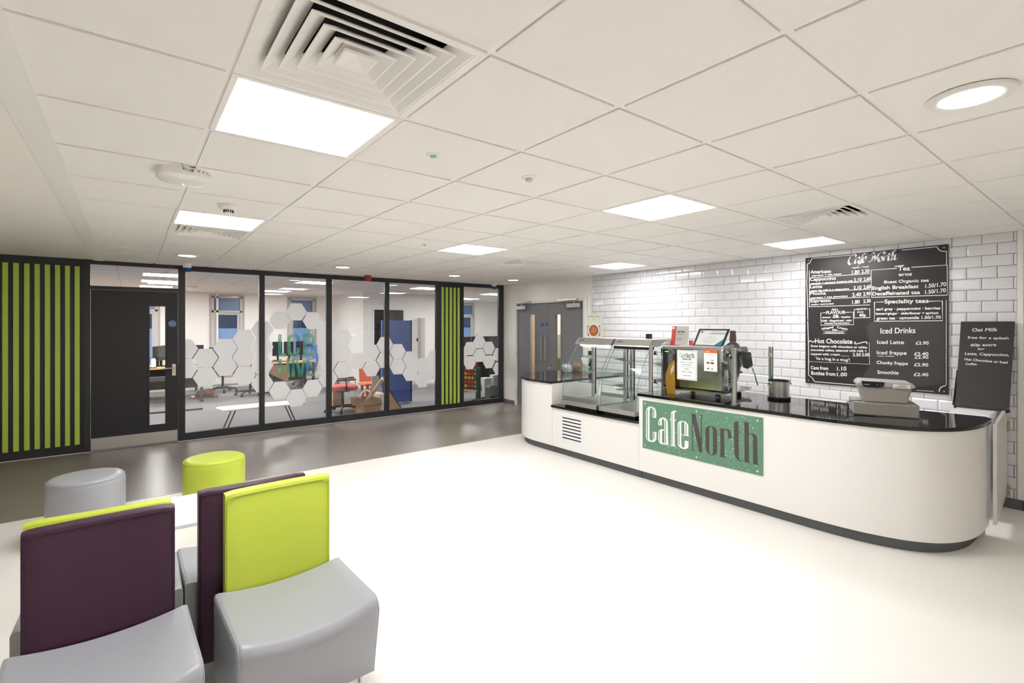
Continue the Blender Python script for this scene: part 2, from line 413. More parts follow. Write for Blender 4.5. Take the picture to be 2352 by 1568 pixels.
for o, yy in ((la, D1), (lb, D0)):
    for zz in (.25, 1.02, 1.8): MB().tube([(6.135, yy, zz-.05), (6.135, yy, zz+.05)], .008, 8).build('hinge', M_STEEL, o, world=False)
# ---------------------------------------------------------------- glazed partition
YF, YB = 8.18, 8.25
m = MB()
def vert(x0, x1, z0=0, z1=CEIL, yf=YF): m.box(x0, yf, z0, x1, YB, z1)
m.box(-4.5, 8.205, 0, -.455, 8.26, CEIL)                       # panel behind the lime slats
vert(-.455, -.392); vert(.53, .606); vert(1.55, 1.612); vert(2.54, 2.614); vert(3.543, 3.613); vert(4.556, 4.603)
m.box(4.603, 8.19, 0, 5.10, YB, CEIL); vert(5.10, 5.158); vert(6.02, 6.13)
m.box(4.603, YF, 0, 5.10, 8.19, .055)
for a, b in ((.606, 1.55), (1.612, 2.54), (2.614, 3.543), (3.613, 4.556), (5.158, 6.02)):
    m.box(a, YF, 2.362, b, YB, CEIL); m.box(a, YF, 0, b, YB, .10); m.box(a, YF-.006, .0, b, YF, .052)
m.box(-.392, YF, 2.378, .53, YB, CEIL); m.box(-.392, YF, 2.062, .53, YB, 2.105)
m.box(6.13, YF, 0, 11, YB, CEIL)
wb = struct(m.build('wall_back', M_DARK, smooth=False, world=False))
# thin light sealant line at the foot
struct(MB().box(-4.5, 8.198, 0, -.455, 8.205, .006).box(-.46, 8.172, 0, -.392, 8.18, .006).box(.53, 8.168, 0, 6.11, 8.174, .006).build('trim_7', M_WHITEP, smooth=False))
def hexes(cen, x0, x1, R=.155):
    """flat-topped hexagons cut off at the pane's edges"""
    out = []
    for cx, cz in cen:
        P = [(cx+R*math.cos(math.radians(60*k)), cz+R*math.sin(math.radians(60*k))) for k in range(6)]
        for xl, sg in ((x0, 1), (x1, -1)):
            Q = []
            for i in range(len(P)):
                a, b = P[i], P[(i+1) % len(P)]
                ia, ib = (a[0]-xl)*sg >= 0, (b[0]-xl)*sg >= 0
                if ia: Q.append(a)
                if ia != ib:
                    t = (xl-a[0])/(b[0]-a[0]); Q.append((xl, a[1]+t*(b[1]-a[1])))
            P = Q
            if not P: break
        if len(P) > 2: out.append(P)
    return out
LAT = {0: (1.271, 1.0), 1: (1.135, .863), 2: (1.271, 1.003), 3: (1.40, 1.133, .861), 4: (1.534, 1.268, .997, .725), 5: (1.679, .592), 6: (1.814, .46), 7: (1.676, .592), 8: (1.537, 1.27, .998, .727), 9: (1.40, 1.133, .86), 10: (.998,), 11: (1.132, .857), 12: (1.264, .991), 13: (1.131, .861), 14: (.993, .727), 15: (.861, .59), 16: (.998, .722)}
COLX = [.612+.2443*k for k in range(17)]
CEN = [(COLX[k], z) for k in LAT for z in LAT[k]]
CEN2 = [(5.095, 1.005), (5.316, 1.141), (5.316, .863), (5.545, 1.268), (5.545, .997), (5.778, 1.137), (5.778, .858), (6.024, .998), (6.024, .712)]
panes = [(.606, 1.55, CEN), (1.612, 2.54, CEN), (2.614, 3.543, CEN), (3.613, 4.556, CEN), (5.158, 6.02, CEN2)]
wins = []
for i, (a, b, cen) in enumerate(panes):
    wn = struct(box('window_%d' % (i+1), (a, 8.212, .10, b, 8.22, 2.362), M_GLASS, world=False, smooth=False)); wins.append(wn)
    m = MB()
    for q in ((a, 8.19, .10, a+.006, 8.24, 2.362), (b-.006, 8.19, .10, b, 8.24, 2.362), (a, 8.19, .10, b, 8.24, .107), (a, 8.19, 2.356, b, 8.24, 2.362)): m.box(*q)
    m.build('glazing_bead', mat('dark_bead', (58, 60, 64), .35), wn, world=False, smooth=False)
    m = MB()
    for P in hexes(cen, a+.004, b-.004, .155 if i < 4 else .150): m.prism([(x, 8.2105, z) for x, z in P], (0, .0008, 0))
    tag(m.build('frosted_film', M_FILM, wn, world=False, smooth=False), 'frosted white hexagon film')
wt = struct(box('window_6', (-.392, 8.212, 2.105, .53, 8.22, 2.378), M_GLASS, world=False, smooth=False))
# colour-washed lettering on pane two
def vinylmat():
    m = bpy.data.materials.new('teal_vinyl'); m.use_nodes = True; nt = m.node_tree; nt.nodes.clear()
    out = nt.nodes.new('ShaderNodeOutputMaterial'); mx = nt.nodes.new('ShaderNodeMixShader'); mx.inputs[0].default_value = .25
    d = nt.nodes.new('ShaderNodeBsdfDiffuse'); tr = nt.nodes.new('ShaderNodeBsdfTransparent')
    tc = nt.nodes.new('ShaderNodeTexCoord'); n = nt.nodes.new('ShaderNodeTexNoise'); n.inputs['Scale'].default_value = 7
    nt.links.new(tc.outputs['Object'], n.inputs['Vector'])
    cr = nt.nodes.new('ShaderNodeValToRGB'); e = cr.color_ramp.elements
    e[0].position = .30; e[0].color = rgb(90, 135, 175); e[1].position = .72; e[1].color = rgb(150, 205, 205)
    x = e.new(.45); x.color = rgb(70, 175, 175); x = e.new(.58); x.color = rgb(130, 190, 135)
    nt.links.new(n.outputs['Fac'], cr.inputs[0]); nt.links.new(cr.outputs[0], d.inputs[0])
    nt.links.new(d.outputs[0], mx.inputs[1]); nt.links.new(tr.outputs[0], mx.inputs[2]); nt.links.new(mx.outputs[0], out.inputs[0]); return m
M_VINYL = vinylmat()
m = MB()
def sbar(m, pts, w=.050): stroke(m, [(p[0], 8.2095, p[1]) for p in pts], w, (0, -1, 0), 0)
def arc(cx, cz, rx, rz, a0, a1, n=10): return [(cx+rx*math.cos(math.radians(a0+(a1-a0)*i/n)), cz+rz*math.sin(math.radians(a0+(a1-a0)*i/n))) for i in range(n+1)]
zt, zb = 1.462, 1.12
sbar(m, [(1.835, zt), (1.835, zb+.04)]); sbar(m, [(1.815, zb+.02), (1.93, zb+.02)])
sbar(m, [(2.105, zt-.12), (2.105, zt-.075)]+arc(2.035, zt-.085, .07, .067, 0, 180)+arc(2.035, zb+.085, .07, .067, 180, 360)+[(2.105, zb+.13)])
sbar(m, [(2.20, zt), (2.20, zb)])
sbar(m, [(2.215, zt-.02), (2.27, zt-.02)]+arc(2.27, zt-.095, .062, .075, 90, -90)+[(2.215, zt-.17)])
sbar(m, [(2.215, zt-.19), (2.27, zt-.19)]+arc(2.27, zb+.087, .068, .07, 90, -90)+[(2.215, zb+.02)])
zt, zb = 1.082, .792
sbar(m, [(1.835, zt), (1.835, zb)]); sbar(m, [(1.955, zt), (1.955, zb)]); sbar(m, [(1.855, .94), (1.935, .94)], .042)
sbar(m, [(2.028, zt), (2.028, zb)]); sbar(m, [(2.075, zt), (2.135, zb)], .046); sbar(m, [(2.20, zt), (2.140, zb)], .046)
sbar(m, [(2.245, zt), (2.245, zb)]); sbar(m, [(2.262, zt-.018), (2.345, zt-.018)], .042); sbar(m, [(2.262, .94), (2.33, .94)], .042); sbar(m, [(2.262, zb+.018), (2.345, zb+.018)], .042)
tag(m.build('vinyl_lettering', M_VINYL, wins[1], world=False, smooth=False), 'blue green vinyl letters reading LCB HIVE')
# lime slats
def slats(xs, z0, z1, y, name, label, grp, ridge):
    root = None
    for i, (a, b) in enumerate(xs):
        m = MB().box(a, y-.018, z0, b, y, z1)
        if ridge: m.box((a+b)/2-.002, y-.021, z0, (a+b)/2+.002, y-.018, z1)
        o = m.build(name, M_LIME, bev=.0015); tag(o, label, 'slat', grp)
xs = [(-1.65+.0907*i, -1.604+.0907*i) for i in range(5)]+[(-1.173, -1.126), (-1.083, -1.035), (-.991, -.944), (-.901, -.855), (-.811, -.764), (-.72, -.674), (-.629, -.584), (-.54, -.493)]
xs = [q for q in xs if q[0] > -1.28]
slats(xs, .112, 2.34, 8.205, 'wall_slat', 'tall lime green slat on the dark panel left of the black door', 'lime slats on the left panel', False)
slats([(4.66, 4.708), (4.749, 4.80), (4.837, 4.888), (4.923, 4.975), (5.013, 5.061)], .10, 2.325, 8.19, 'wall_slat', 'lime green slat on the narrow dark panel between two glass panes', 'lime slats on the narrow panel', True)
# black door
X0, X1, V0, V1, W0, W1 = -.388, .526, .21, .386, .264, 1.86
m = MB(); ya, yb = 8.196, 8.24
m.box(X0, ya, .012, V0, yb, 2.058); m.box(V1, ya, .012, X1, yb, 2.058); m.box(V0, ya, .012, V1, yb, W0); m.box(V0, ya, W1, V1, yb, 2.058)
d1 = struct(m.build('door_1', M_DARKD, smooth=False, world=False))
m = MB()
for q in ((V0-.016, 8.188, W0-.016, V0+.003, 8.2, W1+.016), (V1-.003, 8.188, W0-.016, V1+.016, 8.2, W1+.016), (V0, 8.188, W0-.016, V1, 8.2, W0+.003), (V0, 8.188, W1-.003, V1, 8.2, W1+.016)): m.box(*q)
m.build('vision_bead', M_DARKD, d1, world=False, bev=.003)
box('vision_glass', (V0, 8.215, W0, V1, 8.221, W1), M_GLASS, d1, world=False, smooth=False)
kp = MB().box(X0+.004, 8.1925, .018, X1-.004, 8.196, .165).build('kick_plate', M_KICK, d1, world=False, smooth=False)
m = MB()
for x in (X0+.02, -.08, .22, X1-.02):
    for z in (.03, .152): m.lathe([(0, -.0015), (.004, -.001), (.004, 0)], (x, 8.1925, z), 8, 'Y')
m.build('screws', M_STEELD, kp, world=False)
p0, p1 = onY(395, 836, 8.19), onY(404, 862, 8.19)
h = box('handle_plate', (p0.x, 8.187, p1.z, p1.x, 8.196, p0.z), M_STEEL, d1, world=False, bev=.003)
hz = onY(400, 845, 8.15).z; hx = (p0.x+p1.x)/2
MB().tube([(hx, 8.187, hz), (hx, 8.145, hz)], .009, 10).tube(catmull([(hx, 8.145, hz), (hx-.02, 8.14, hz), (hx-.13, 8.14, hz)], 4), .009, 10).build('lever', M_STEEL, h, world=False)
MB().lathe([(0, -.003), (.006, -.003), (.008, 0)], (hx, 8.187, hz-.055), 12, 'Y').build('key_cylinder', mat('brass', (.6, .4, .15), .3, 1), h, world=False)
c = onY(396, 743, 8.19)
rd = MB().lathe([(0, -.0015), (.040, -.0015), (.040, 0)], (c.x, 8.196, c.z), 32, 'Y').build('fire_door_roundel', M_PAPER, d1, world=False, smooth=False)
MB().lathe([(0, -.001), (.036, -.001), (.036, 0)], (c.x, 8.1945, c.z), 32, 'Y').build('blue_disc', M_LILAC, rd, world=False, smooth=False)
m = MB()
for s, dz in (('Fire door', .004), ('keep shut', -.012)): write(m, s, Vector((c.x-.024, 8.193, c.z+dz)), Vector((c.x+.024, 8.193, c.z+dz)), .008, (0, 0, 1), (0, 0, 0), bold=.0004)
m.build('lettering', M_PAPER, rd, world=False, smooth=False)
# ---------------------------------------------------------------- office shell
W = M_WALLW
wz = [(onY(486, 700, OY).x, onY(556, 700, OY).x), (onY(664, 700, OY).x, onY(722, 700, OY).x), (onY(318, 700, OY).x, onY(362, 700, OY).x), (onY(1035, 700, OY).x, onY(1088, 700, OY).x)]
wz.sort(); z0w, z1w = .34, onY(520, 681, OY).z
m = MB(); x = -4.5
for a, b in wz:
    m.box(x, OY, 0, a, OY+.12, CEIL); m.box(a, OY, 0, b, OY+.12, z0w); m.box(a, OY, z1w, b, OY+.12, CEIL); x = b
m.box(x, OY, 0, 11, OY+.12, CEIL)
m.box(4.65, 12.1, 0, 4.75, OY, CEIL)
gx0, gx1 = onY(859, 700, 12.1).x, onY(927, 700, 12.1).x
m.box(4.75, 12.1, 0, gx0-.04, 12.2, CEIL); m.box(gx0-.04, 12.1, 2.06, gx1+.04, 12.2, CEIL); m.box(gx1+.04, 12.1, 0, 7.3, 12.2, CEIL); m.box(7.2, 12.2, 0, 7.3, OY, CEIL)
m.box(11, 8.2, 0, 11.1, OY, CEIL); m.box(-4.6, 8.2, 0, -4.5, OY, CEIL)
struct(m.build('wall_office', W, smooth=False, world=False))
m = MB()
for x in (1.75, 3.0, 5.6, 9.6): m.box(x, OY-.02, .1, x+.05, OY, CEIL)
for a, b in wz: m.box(a-.1, OY-.012, z0w, a-.06, OY, CEIL); m.box(b+.06, OY-.012, z0w, b+.1, OY, CEIL)
m.box(-4.5, OY-.06, .09, 4.65, OY, .22)
struct(m.build('trim_8', M_WHITEP, smooth=False))
struct(MB().box(-4.5, OY-.02, 0, 4.65, OY, .09).box(4.63, 12.1, 0, 4.65, OY, .09).box(4.65, 12.08, 0, gx0-.05, 12.1, .09).box(gx1+.05, 12.08, 0, 7.3, 12.1, .09).build('baseboard_office', M_LAMG, smooth=False))
m = MB().box(-4.5, 8.25, CEIL, 11, OY, CEIL+.03); oc = struct(m.build('ceiling', mat('office_ceiling', (226, 224, 222), .9), smooth=False, world=False))
m = MB()
for k in range(26): m.box(-4.34+.6*k-.012, 8.25, CEIL-.002, -4.34+.6*k+.012, OY, CEIL)
for k in range(11): m.box(-4.5, 8.42+.6*k-.012, CEIL-.002, 11, 8.42+.6*k+.012, CEIL)
m.build('ceiling_grid', mat('office_tee', (206, 204, 202), .7), oc, world=False, smooth=False)
for i, (a, b) in enumerate(wz):
    fr = MB(); y0, y1 = OY-.02, OY+.1
    for q in ((a, y0, z0w, a+.05, y1, z1w), (b-.05, y0, z0w, b, y1, z1w), (a, y0, z0w, b, y1, z0w+.06), (a, y0, z1w-.04, b, y1, z1w), (a, y0, 1.93, b, y1, 1.98),
              (a+.05, y0+.03, z0w+.06, a+.11, y1, 1.93), (b-.11, y0+.03, z0w+.06, b-.05, y1, 1.93), (a+.1, y0+.03, z0w+.06, b-.1, y1, z0w+.12), (a+.1, y0+.03, 1.87, b-.1, y1, 1.93)): fr.box(*q)
    wo = struct(fr.build('window_%d' % (7+i), mat('window_frame_grey', (196, 193, 190), .5), smooth=False, world=False))
    rv = MB().box(a-.05, OY-.015, z0w-.05, a, OY+.005, z1w+.05).box(b, OY-.015, z0w-.05, b+.05, OY+.005, z1w+.05).box(a, OY-.015, z1w, b, OY+.005, z1w+.05).box(a-.05, OY-.05, z0w-.05, b+.05, OY+.0, z0w); rv.build('reveal_shade', mat('reveal_shade_grey', (176, 172, 168), .6), wo, world=False, smooth=False)  # grey border stands in for the shadow of the window reveal
    gm = glassmat('night_glass', (.45, .55, .60), 1.6)
    box('glass', (a+.05, OY+.05, z0w, b-.05, OY+.056, z1w), gm, wo, world=False, smooth=False)
    tag(box('window_film', (a+.11, OY+.04, z0w+.12, b-.11, OY+.045, 1.52), mat('blue_film', (124, 158, 208), .5), wo, world=False, smooth=False), 'pale blue privacy film')
    tag(box('transom_film', (a+.05, OY+.04, 1.98, b-.05, OY+.045, z1w-.04), mat('blue_film_dark', (100, 126, 170), .25), wo, world=False, smooth=False), 'dark blue transom pane')
# glazed door in the office's inner wall
m = MB()
for q in ((gx0-.04, 12.08, 0, gx0, 12.18, 2.06), (gx1, 12.08, 0, gx1+.04, 12.18, 2.06), (gx0, 12.08, 2.0, gx1, 12.18, 2.06)): m.box(*q)
d4 = struct(m.build('door_4', M_WHITEP, smooth=False, world=False))
tag(box('dark_glass', (gx0, 12.13, 0.02, gx1, 12.15, 2.0), mat('dark_glass', (40, 40, 42), .12), d4, world=False, smooth=False), 'dark glazed door leaf')
# ================================================================ CEILING FITTINGS
def led(x, y, y1=None, sz=.6, label='', cat='light', grp=None, z=CEIL, mt=None):
    t = thing('ceiling_light', (x+sz/2, y+sz/2, z), label, cat, grp)
    h = sz/2-.004; m = MB()
    for q in ((-h, -h, -.010, h, -h+.022, .02), (-h, h-.022, -.010, h, h, .02), (-h, -h+.022, -.010, -h+.022, h-.022, .02), (h-.022, -h+.022, -.010, h, h-.022, .02)): m.box(*q)
    m.build('frame', M_TEE, t, world=False, bev=.002)
    MB().box(-h+.022, -h+.022, -.006, h-.022, h-.022, .015).build('diffuser', mt or M_PANEL, t, world=False, smooth=False)
    return t
where = {(.26, 1.82): 'bright square LED ceiling panel next to the large square air vent', (.26, 4.22): 'square LED ceiling panel beside the smoke detector', (2.66, 1.82): 'square LED ceiling panel in the middle of the ceiling, nearest the counter side', (2.66, 4.22): 'square LED ceiling panel above the middle of the room, towards the glass wall', (5.06, 1.82): 'square LED ceiling panel just in front of the menu board', (5.06, 4.22): 'small looking square LED panel over the left end of the counter, near the tiled wall'}
for c in panel_cells: led(c[0], c[1], label=where[c])
led(.8, -2.5, label='square LED panel added unseen behind the viewer as fill light for the near part of the room')  # out-of-view panel added as fill light
ol = [(.15, 9.62), (2.52, 9.60), (4.95, 9.60), (.15, 12.66), (2.52, 12.66), (.15, 11.1), (8.1, 12.8), (8.6, 9.9), (-2.3, 9.6), (-2.3, 12.66), (7.4, 10.4)]  # panels at the end of the list are added to brighten the office
for i, (x, y) in enumerate(ol): led(x, y, label='square LED panel in the ceiling of the office behind the glass, from a set partly added for brightness', grp='office ceiling panels', z=CEIL-.002, mt=M_OFFP)
# ceiling diffusers
def vent(x, y, label, flip=False):
    t = thing('ceiling_vent', (x+.3, y+.3, CEIL), label, 'air vent'); h = .296
    m = MB()
    a, b = .296, .272
    for q in ((-a, -a, -.010, a, -b, .004), (-a, b, -.010, a, a, .004), (-a, -b, -.010, -b, b, .004), (b, -b, -.010, a, b, .004)): m.box(*q)
    m.build('frame', M_TEE, t, world=False, bev=.002)
    MB().box(-.29, -.29, .11, .29, .29, .12).build('duct_box', M_BLACKM, t, world=False, smooth=False)
    m = MB()
    for s_ in (-1, 1): m.box(-.29, .285*s_-.003, .004, .29, .285*s_+.003, .11); m.box(.285*s_-.003, -.29, .004, .285*s_+.003, .29, .11)
    m.build('duct_sides', M_BLACKM, t, world=False, smooth=False)
    # nested blades: each a square collar sloping up and inwards
    for k, r in enumerate((.272, .228, .184, .140, .096, .052)):
        ri = r-.058 if k < 5 else 0.0; zi = .035 if k < 5 else .03
        def sq(r, z): return [Vector((-r, -r, z)), Vector((r, -r, z)), Vector((r, r, z)), Vector((-r, r, z))]
        m = MB()
        if k < 5:
            m.strip([sq(r, -.008), sq(r-.006, -.008), sq(ri, zi), sq(ri, zi+.003), sq(r, -.003), sq(r, -.008)])
        else:
            m.strip([sq(r, .0), sq(r, -.008), sq(r-.006, -.008)]); b_ = sq(r-.006, -.008); [m.poly([b_[j], b_[(j+1) % 4], Vector((0, 0, .016))]) for j in range(4)]; m.box(-.05, -.05, .019, .05, .05, .023)
        m.build('blade', M_TEE, t, world=False, smooth=False)
    return t
for c, l in zip(vent_cells, ('large square louvred air vent beside the brightest ceiling panel', 'square louvred air vent between the two ceiling panels nearest the menu board', 'small looking square air vent near the double grey doors', 'square air vent touching the far side of the ceiling panel by the smoke detector')): vent(c[0], c[1], l)
# round downlights
def downlight(p, label):
    t = thing('downlight', (p[0], p[1], CEIL-.007), label, 'light')
    MB().lathe([(.115, 0), (.125, -.004), (.122, -.012), (.098, -.014), (.086, -.010), (.086, 0)], (0, 0, 0), 40).build('trim_ring', M_WHITEP, t, world=False)
    MB().lathe([(0, -.011), (.087, -.011), (.087, -.002), (0, -.002)], (0, 0, 0), 40).build('diffuser', M_DOWN, t, world=False, smooth=False)
    return t
downlight(onZ(2228, 214, CEIL), 'large round downlight near the right edge of the ceiling')
downlight(onZ(430, 584, CEIL), 'round downlight above the glass wall next to the left blue beacon')
downlight(onZ(787, 611, CEIL), 'round downlight just left of the red alarm sounder')
downlight(onZ(1044, 631, CEIL), 'round downlight above the narrow lime slat panel')
downlight(onZ(1179, 641, CEIL), 'round downlight nearest the grey double doors')
# wireless access point
p = onZ(422, 401, CEIL-.02)
t = thing('access_point', (p.x, p.y, CEIL-.007), 'flat white wireless access point with a short cable on the ceiling', 'access point')
m = MB(); n = 40
def sup(a, r): return Vector((r*1.0*math.copysign(abs(math.cos(a))**.8, math.cos(a)), r*math.copysign(abs(math.sin(a))**.8, math.sin(a)), 0))
R = []
for r, z in ((.122, 0), (.124, -.030), (.122, -.040), (.108, -.050), (.06, -.056), (.001, -.058)):
    R.append([sup(2*PI*k/n, r)+Vector((0, 0, z)) for k in range(n)])
m.strip(R); m.poly(R[0]); m.build('body', M_WHITEP, t, world=False)
m = MB()
for a in range(-3, 4):
    ang = -PI/2+.62+a*.22
    v = sup(ang, .1195); m.box(v.x-.004, v.y-.004, -.016, v.x+.004, v.y+.004, -.010)
m.build('ports', M_BLACKM, t, world=False)
MB().tube(catmull([(.02, -.12, -.012), (.03, -.15, -.03), (-.01, -.16, -.02), (-.02, -.17, .0)], 5), .003, 8).build('cable', mat('grey_cable', (170, 168, 164), .5), t, world=False)
MB().lathe([(0, -.003), (.003, -.003), (.003, 0)], (.0, .03, -.057), 8).build('indicator_lamp', emis('blue_dot', (.6, .7, 1), 3), t, world=False)
# smoke detector, sensors
p = onZ(525, 468, CEIL)
t = thing('smoke_detector', (p.x, p.y, CEIL-.007), 'white smoke detector on the ceiling in front of the second LED panel', 'smoke detector')
MB().lathe([(.062, 0), (.064, -.008), (.062, -.022), (.055, -.03), (.045, -.034), (0, -.034)]).build('base', M_WHITEP, t, world=False)
MB().lathe([(.030, -.034), (.026, -.055), (.022, -.058), (0, -.058)]).build('cap', M_WHITEP, t, world=False)
m = MB()
for k in range(14):
    a = 2*PI*k/14; M = Matrix.Rotation(a, 4, 'Z'); m.box(.024, -.0028, -.054, .031, .0028, -.036, M)
m.build('vents', M_BLACKM, t, world=False)
def sensor(u, v, r, dome, label, mt):
    p = onZ(u, v, CEIL); t = thing('ceiling_sensor', (p.x, p.y, CEIL-.007), label, 'sensor')
    MB().lathe([(r, 0), (r, -.004), (r*.85, -.008), (r*.5, -.008), (0, -.008)]).build('bezel', M_WHITEP, t, world=False)
    MB().lathe([(r*.5, -.008), (r*.42, -.008-dome*.7), (r*.2, -.008-dome), (0, -.008-dome)]).build('lens', mt, t, world=False)
M_LENSG = mat('green_lens', (120, 190, 150), .2, emit=(.1, .6, .3), estr=.06)
sensor(995, 351, .032, .008, 'small round green lit emergency lamp on the ceiling left of centre', M_LENSG)
sensor(1215, 404, .042, .02, 'round white motion sensor in the middle of the ceiling', mat('sensor_lens', (206, 204, 200), .3))
sensor(975, 559, .030, .008, 'tiny green lit emergency lamp left of the far LED panel', M_LENSG)
sensor(1109, 635, .045, .006, 'flat round ceiling sensor close to the right blue beacon', mat('sensor_lens', (206, 204, 200), .3))
M_BLUEB = mat('blue_lens', (24, 66, 150), .25)
def beacon(u, v, y, label):
    q = onY(u, v, y); t = thing('beacon', (q.x, y, CEIL-.007), label, 'alarm beacon')
    MB().lathe([(.052, 0), (.052, -.012), (.046, -.055), (.044, -.06), (0, -.06)]).build('housing', M_WHITEP, t, world=False)
    MB().lathe([(.044, -.060), (.045, -.105), (.030, -.114), (0, -.114)]).build('blue_lens', M_BLUEB, t, world=False)
beacon(430, 603, 7.85, 'blue lensed alarm beacon above the first glass pane beside the black door')
beacon(1135, 650, 7.9, 'blue lensed alarm beacon above the rightmost glass pane')
q = onY(845, 630, 7.9); t = thing('alarm_sounder', (q.x, 7.9, CEIL-.007), 'red fire alarm sounder hanging above the glass wall', 'alarm')
MB().lathe([(.056, 0), (.056, -.03), (.052, -.035), (.05, -.08), (.03, -.095), (0, -.095)]).build('body', M_RED, t, world=False)
p = onZ(439, 657, CEIL); t = thing('smoke_detector', (p.x, p.y, CEIL-.002), 'white smoke detector on the office ceiling seen through the first pane', 'smoke detector')
MB().lathe([(.11, 0), (.11, -.03), (.07, -.045), (.05, -.08), (0, -.08)]).build('base', M_WHITEP, t, world=False)
# ================================================================ COUNTER
XF = 4.21
ctr = thing('cafe_counter', (4.6, 3.0, 0), 'long white curved cafe counter with dark grey plinth', 'counter')
def arcp(cx, cy, rx, ry, a0, a1, n=18): return [(cx+rx*math.cos(math.radians(a0+(a1-a0)*i/n)), cy+ry*math.sin(math.radians(a0+(a1-a0)*i/n))) for i in range(n+1)]
def outl_left(e):
    return [(XF-e, 4.602)]+[(XF-e, 4.75)]+arcp(5.0, 4.95, .79+e, .76+e, 180, 90)+arcp(5.05, 5.1, .6, .61+e, 90, 0, 10)[1:]+[(5.65, 4.602)]
RP = [(XF, 1.75), (4.213, 1.60), (4.225, 1.42), (4.252, 1.25), (4.30, 1.10), (4.36, .985), (4.45, .885), (4.57, .812), (4.70, .768), (4.83, .744), (4.98, .736), (5.165, .736)]
def outl_right(e, back):
    pts = [Vector((p[0], p[1], 0)) for p in [(XF, 3.258)]+RP]; cc = catmull(pts[1:], 4); pts = [pts[0]]+cc
    out = []
    for i, p in enumerate(pts):
        t = pts[min(i+1, len(pts)-1)]-pts[max(i-1, 0)]; nn = Vector((t.y, -t.x, 0)).normalized()
        out.append((p.x+nn.x*e, p.y+nn.y*e))
    return out+back
def extr(pts, z0, z1): return MB().prism([(x, y, z0) for x, y in pts], (0, 0, z1-z0))
BK = [(5.17, 1.2), (5.10, 1.5), (5.10, 3.258)]
extr(outl_left(0), .088, .866).build('curved_end_panel', M_LAM, ctr, smooth=True, ang=30)
extr(outl_right(0, BK), .088, .866).build('front_panel', M_LAM, ctr, smooth=True, ang=30)
m = MB().box(XF, 3.262, .088, 5.0, 4.598, .574); m.build('low_front_panel', M_LAM, ctr, bev=.0015)
extr(outl_left(-.045), 0, .088).build('plinth', M_PLINTH, ctr, smooth=True, ang=30)
extr(outl_right(-.05, [(5.15, 1.2), (5.05, 1.5), (5.05, 3.258)]), 0, .088).build('plinth', M_PLINTH, ctr, smooth=True, ang=30)
box('plinth', (XF+.045, 3.262, 0, 5.0, 4.598, .088), M_PLINTH, ctr)
# ventilation grille
m = MB(); m.prism([(XF-.0012, y, z) for y, z in rrect(4.045, .165, 4.485, .515, .02)], (.001, 0, 0)); gp = m.build('grille_panel', M_LAMG, ctr, smooth=False)
m = MB()
for k in range(7):
    z = .470-.0405*k; m.prism([(XF-.002, y, zz) for y, zz in rrect(4.095, z-.007, 4.412, z+.007, .0068)], (.0007, 0, 0))
m.build('slots', M_BLACKM, gp, smooth=False)
# worktops
def slab(pts, z0, z1, label):
    o = extr(pts, z0, z1).build('worktop', M_GRANITE, bev=.003, ang=30); return tag(o, label, 'worktop')
slab(outl_left(.022), .866, .895, 'polished black worktop on the rounded left end of the counter')
slab([(XF-.025, 3.262), (XF-.025, 4.598), (5.0, 4.598), (5.0, 3.262)], .574, .603, 'low black worktop shelf under the glass display cabinets')
sb = outl_right(.018, [(5.25, .765), (5.21, 1.15), (5.17, 1.5), (5.17, 3.268)]); sb[0] = (XF-.018, 3.268)
slab(sb, .866, .895, 'long polished black worktop carrying the till and coffee machine')
# inner units and half-height gate at the right-hand end
m = MB().box(5.62, .80, .09, 6.115, .82, .86).box(5.62, 1.03, .09, 6.115, 1.05, .86).box(5.62, .82, .09, 6.115, 1.03, .11).box(5.62, .82, .84, 6.115, 1.03, .86).box(6.10, .82, .11, 6.115, 1.03, .84)
t = thing('base_cabinet', (5.86, 1.0, 0), 'small white base cabinet against the tiled wall behind the counter gate', 'cabinet')
m.build('carcass', M_LAMG, t, bev=.001); box('door', (5.60, .80, .10, 5.62, 1.05, .85), M_LAMG, t, bev=.001); box('kickboard', (5.66, .82, 0, 5.68, 1.03, .09), M_PLINTH, t)
box('end_board', (5.19, .745, .09, 5.21, .765, .86), M_LAMG, ctr); box('inner_side_panel', (5.172, .76, .0, 5.19, 1.25, .866), M_LAMG, ctr)
gt = thing('counter_gate', (5.6, .70, 0), 'white half-height swing gate hinged to the tiled wall end', 'gate')
G0, G1 = Vector((5.05, .678, 0)), Vector((6.075, .752, 0)); gd = (G1-G0).normalized(); gn = Vector((-gd.y, gd.x, 0))
m = MB(); m.prism([G0+Vector((0, 0, .13)), G1+Vector((0, 0, .13)), G1+Vector((0, 0, .872)), G0+Vector((0, 0, .872))], gn*.022); m.build('panel', mat('gate_board', (226, 224, 224), .25), gt, bev=.0015)
for v_ in (978, 1126):
    z = onX(2316, v_, 6.09).z; MB().tube([(6.088, .748, z-.045), (6.088, .748, z+.045)], .010, 10).box(6.06, .742, z-.045, 6.10, .750, z+.045).build('hinge', mat('bronze_hinge', (.45, .38, .30), .35, 1), gt, bev=.001)
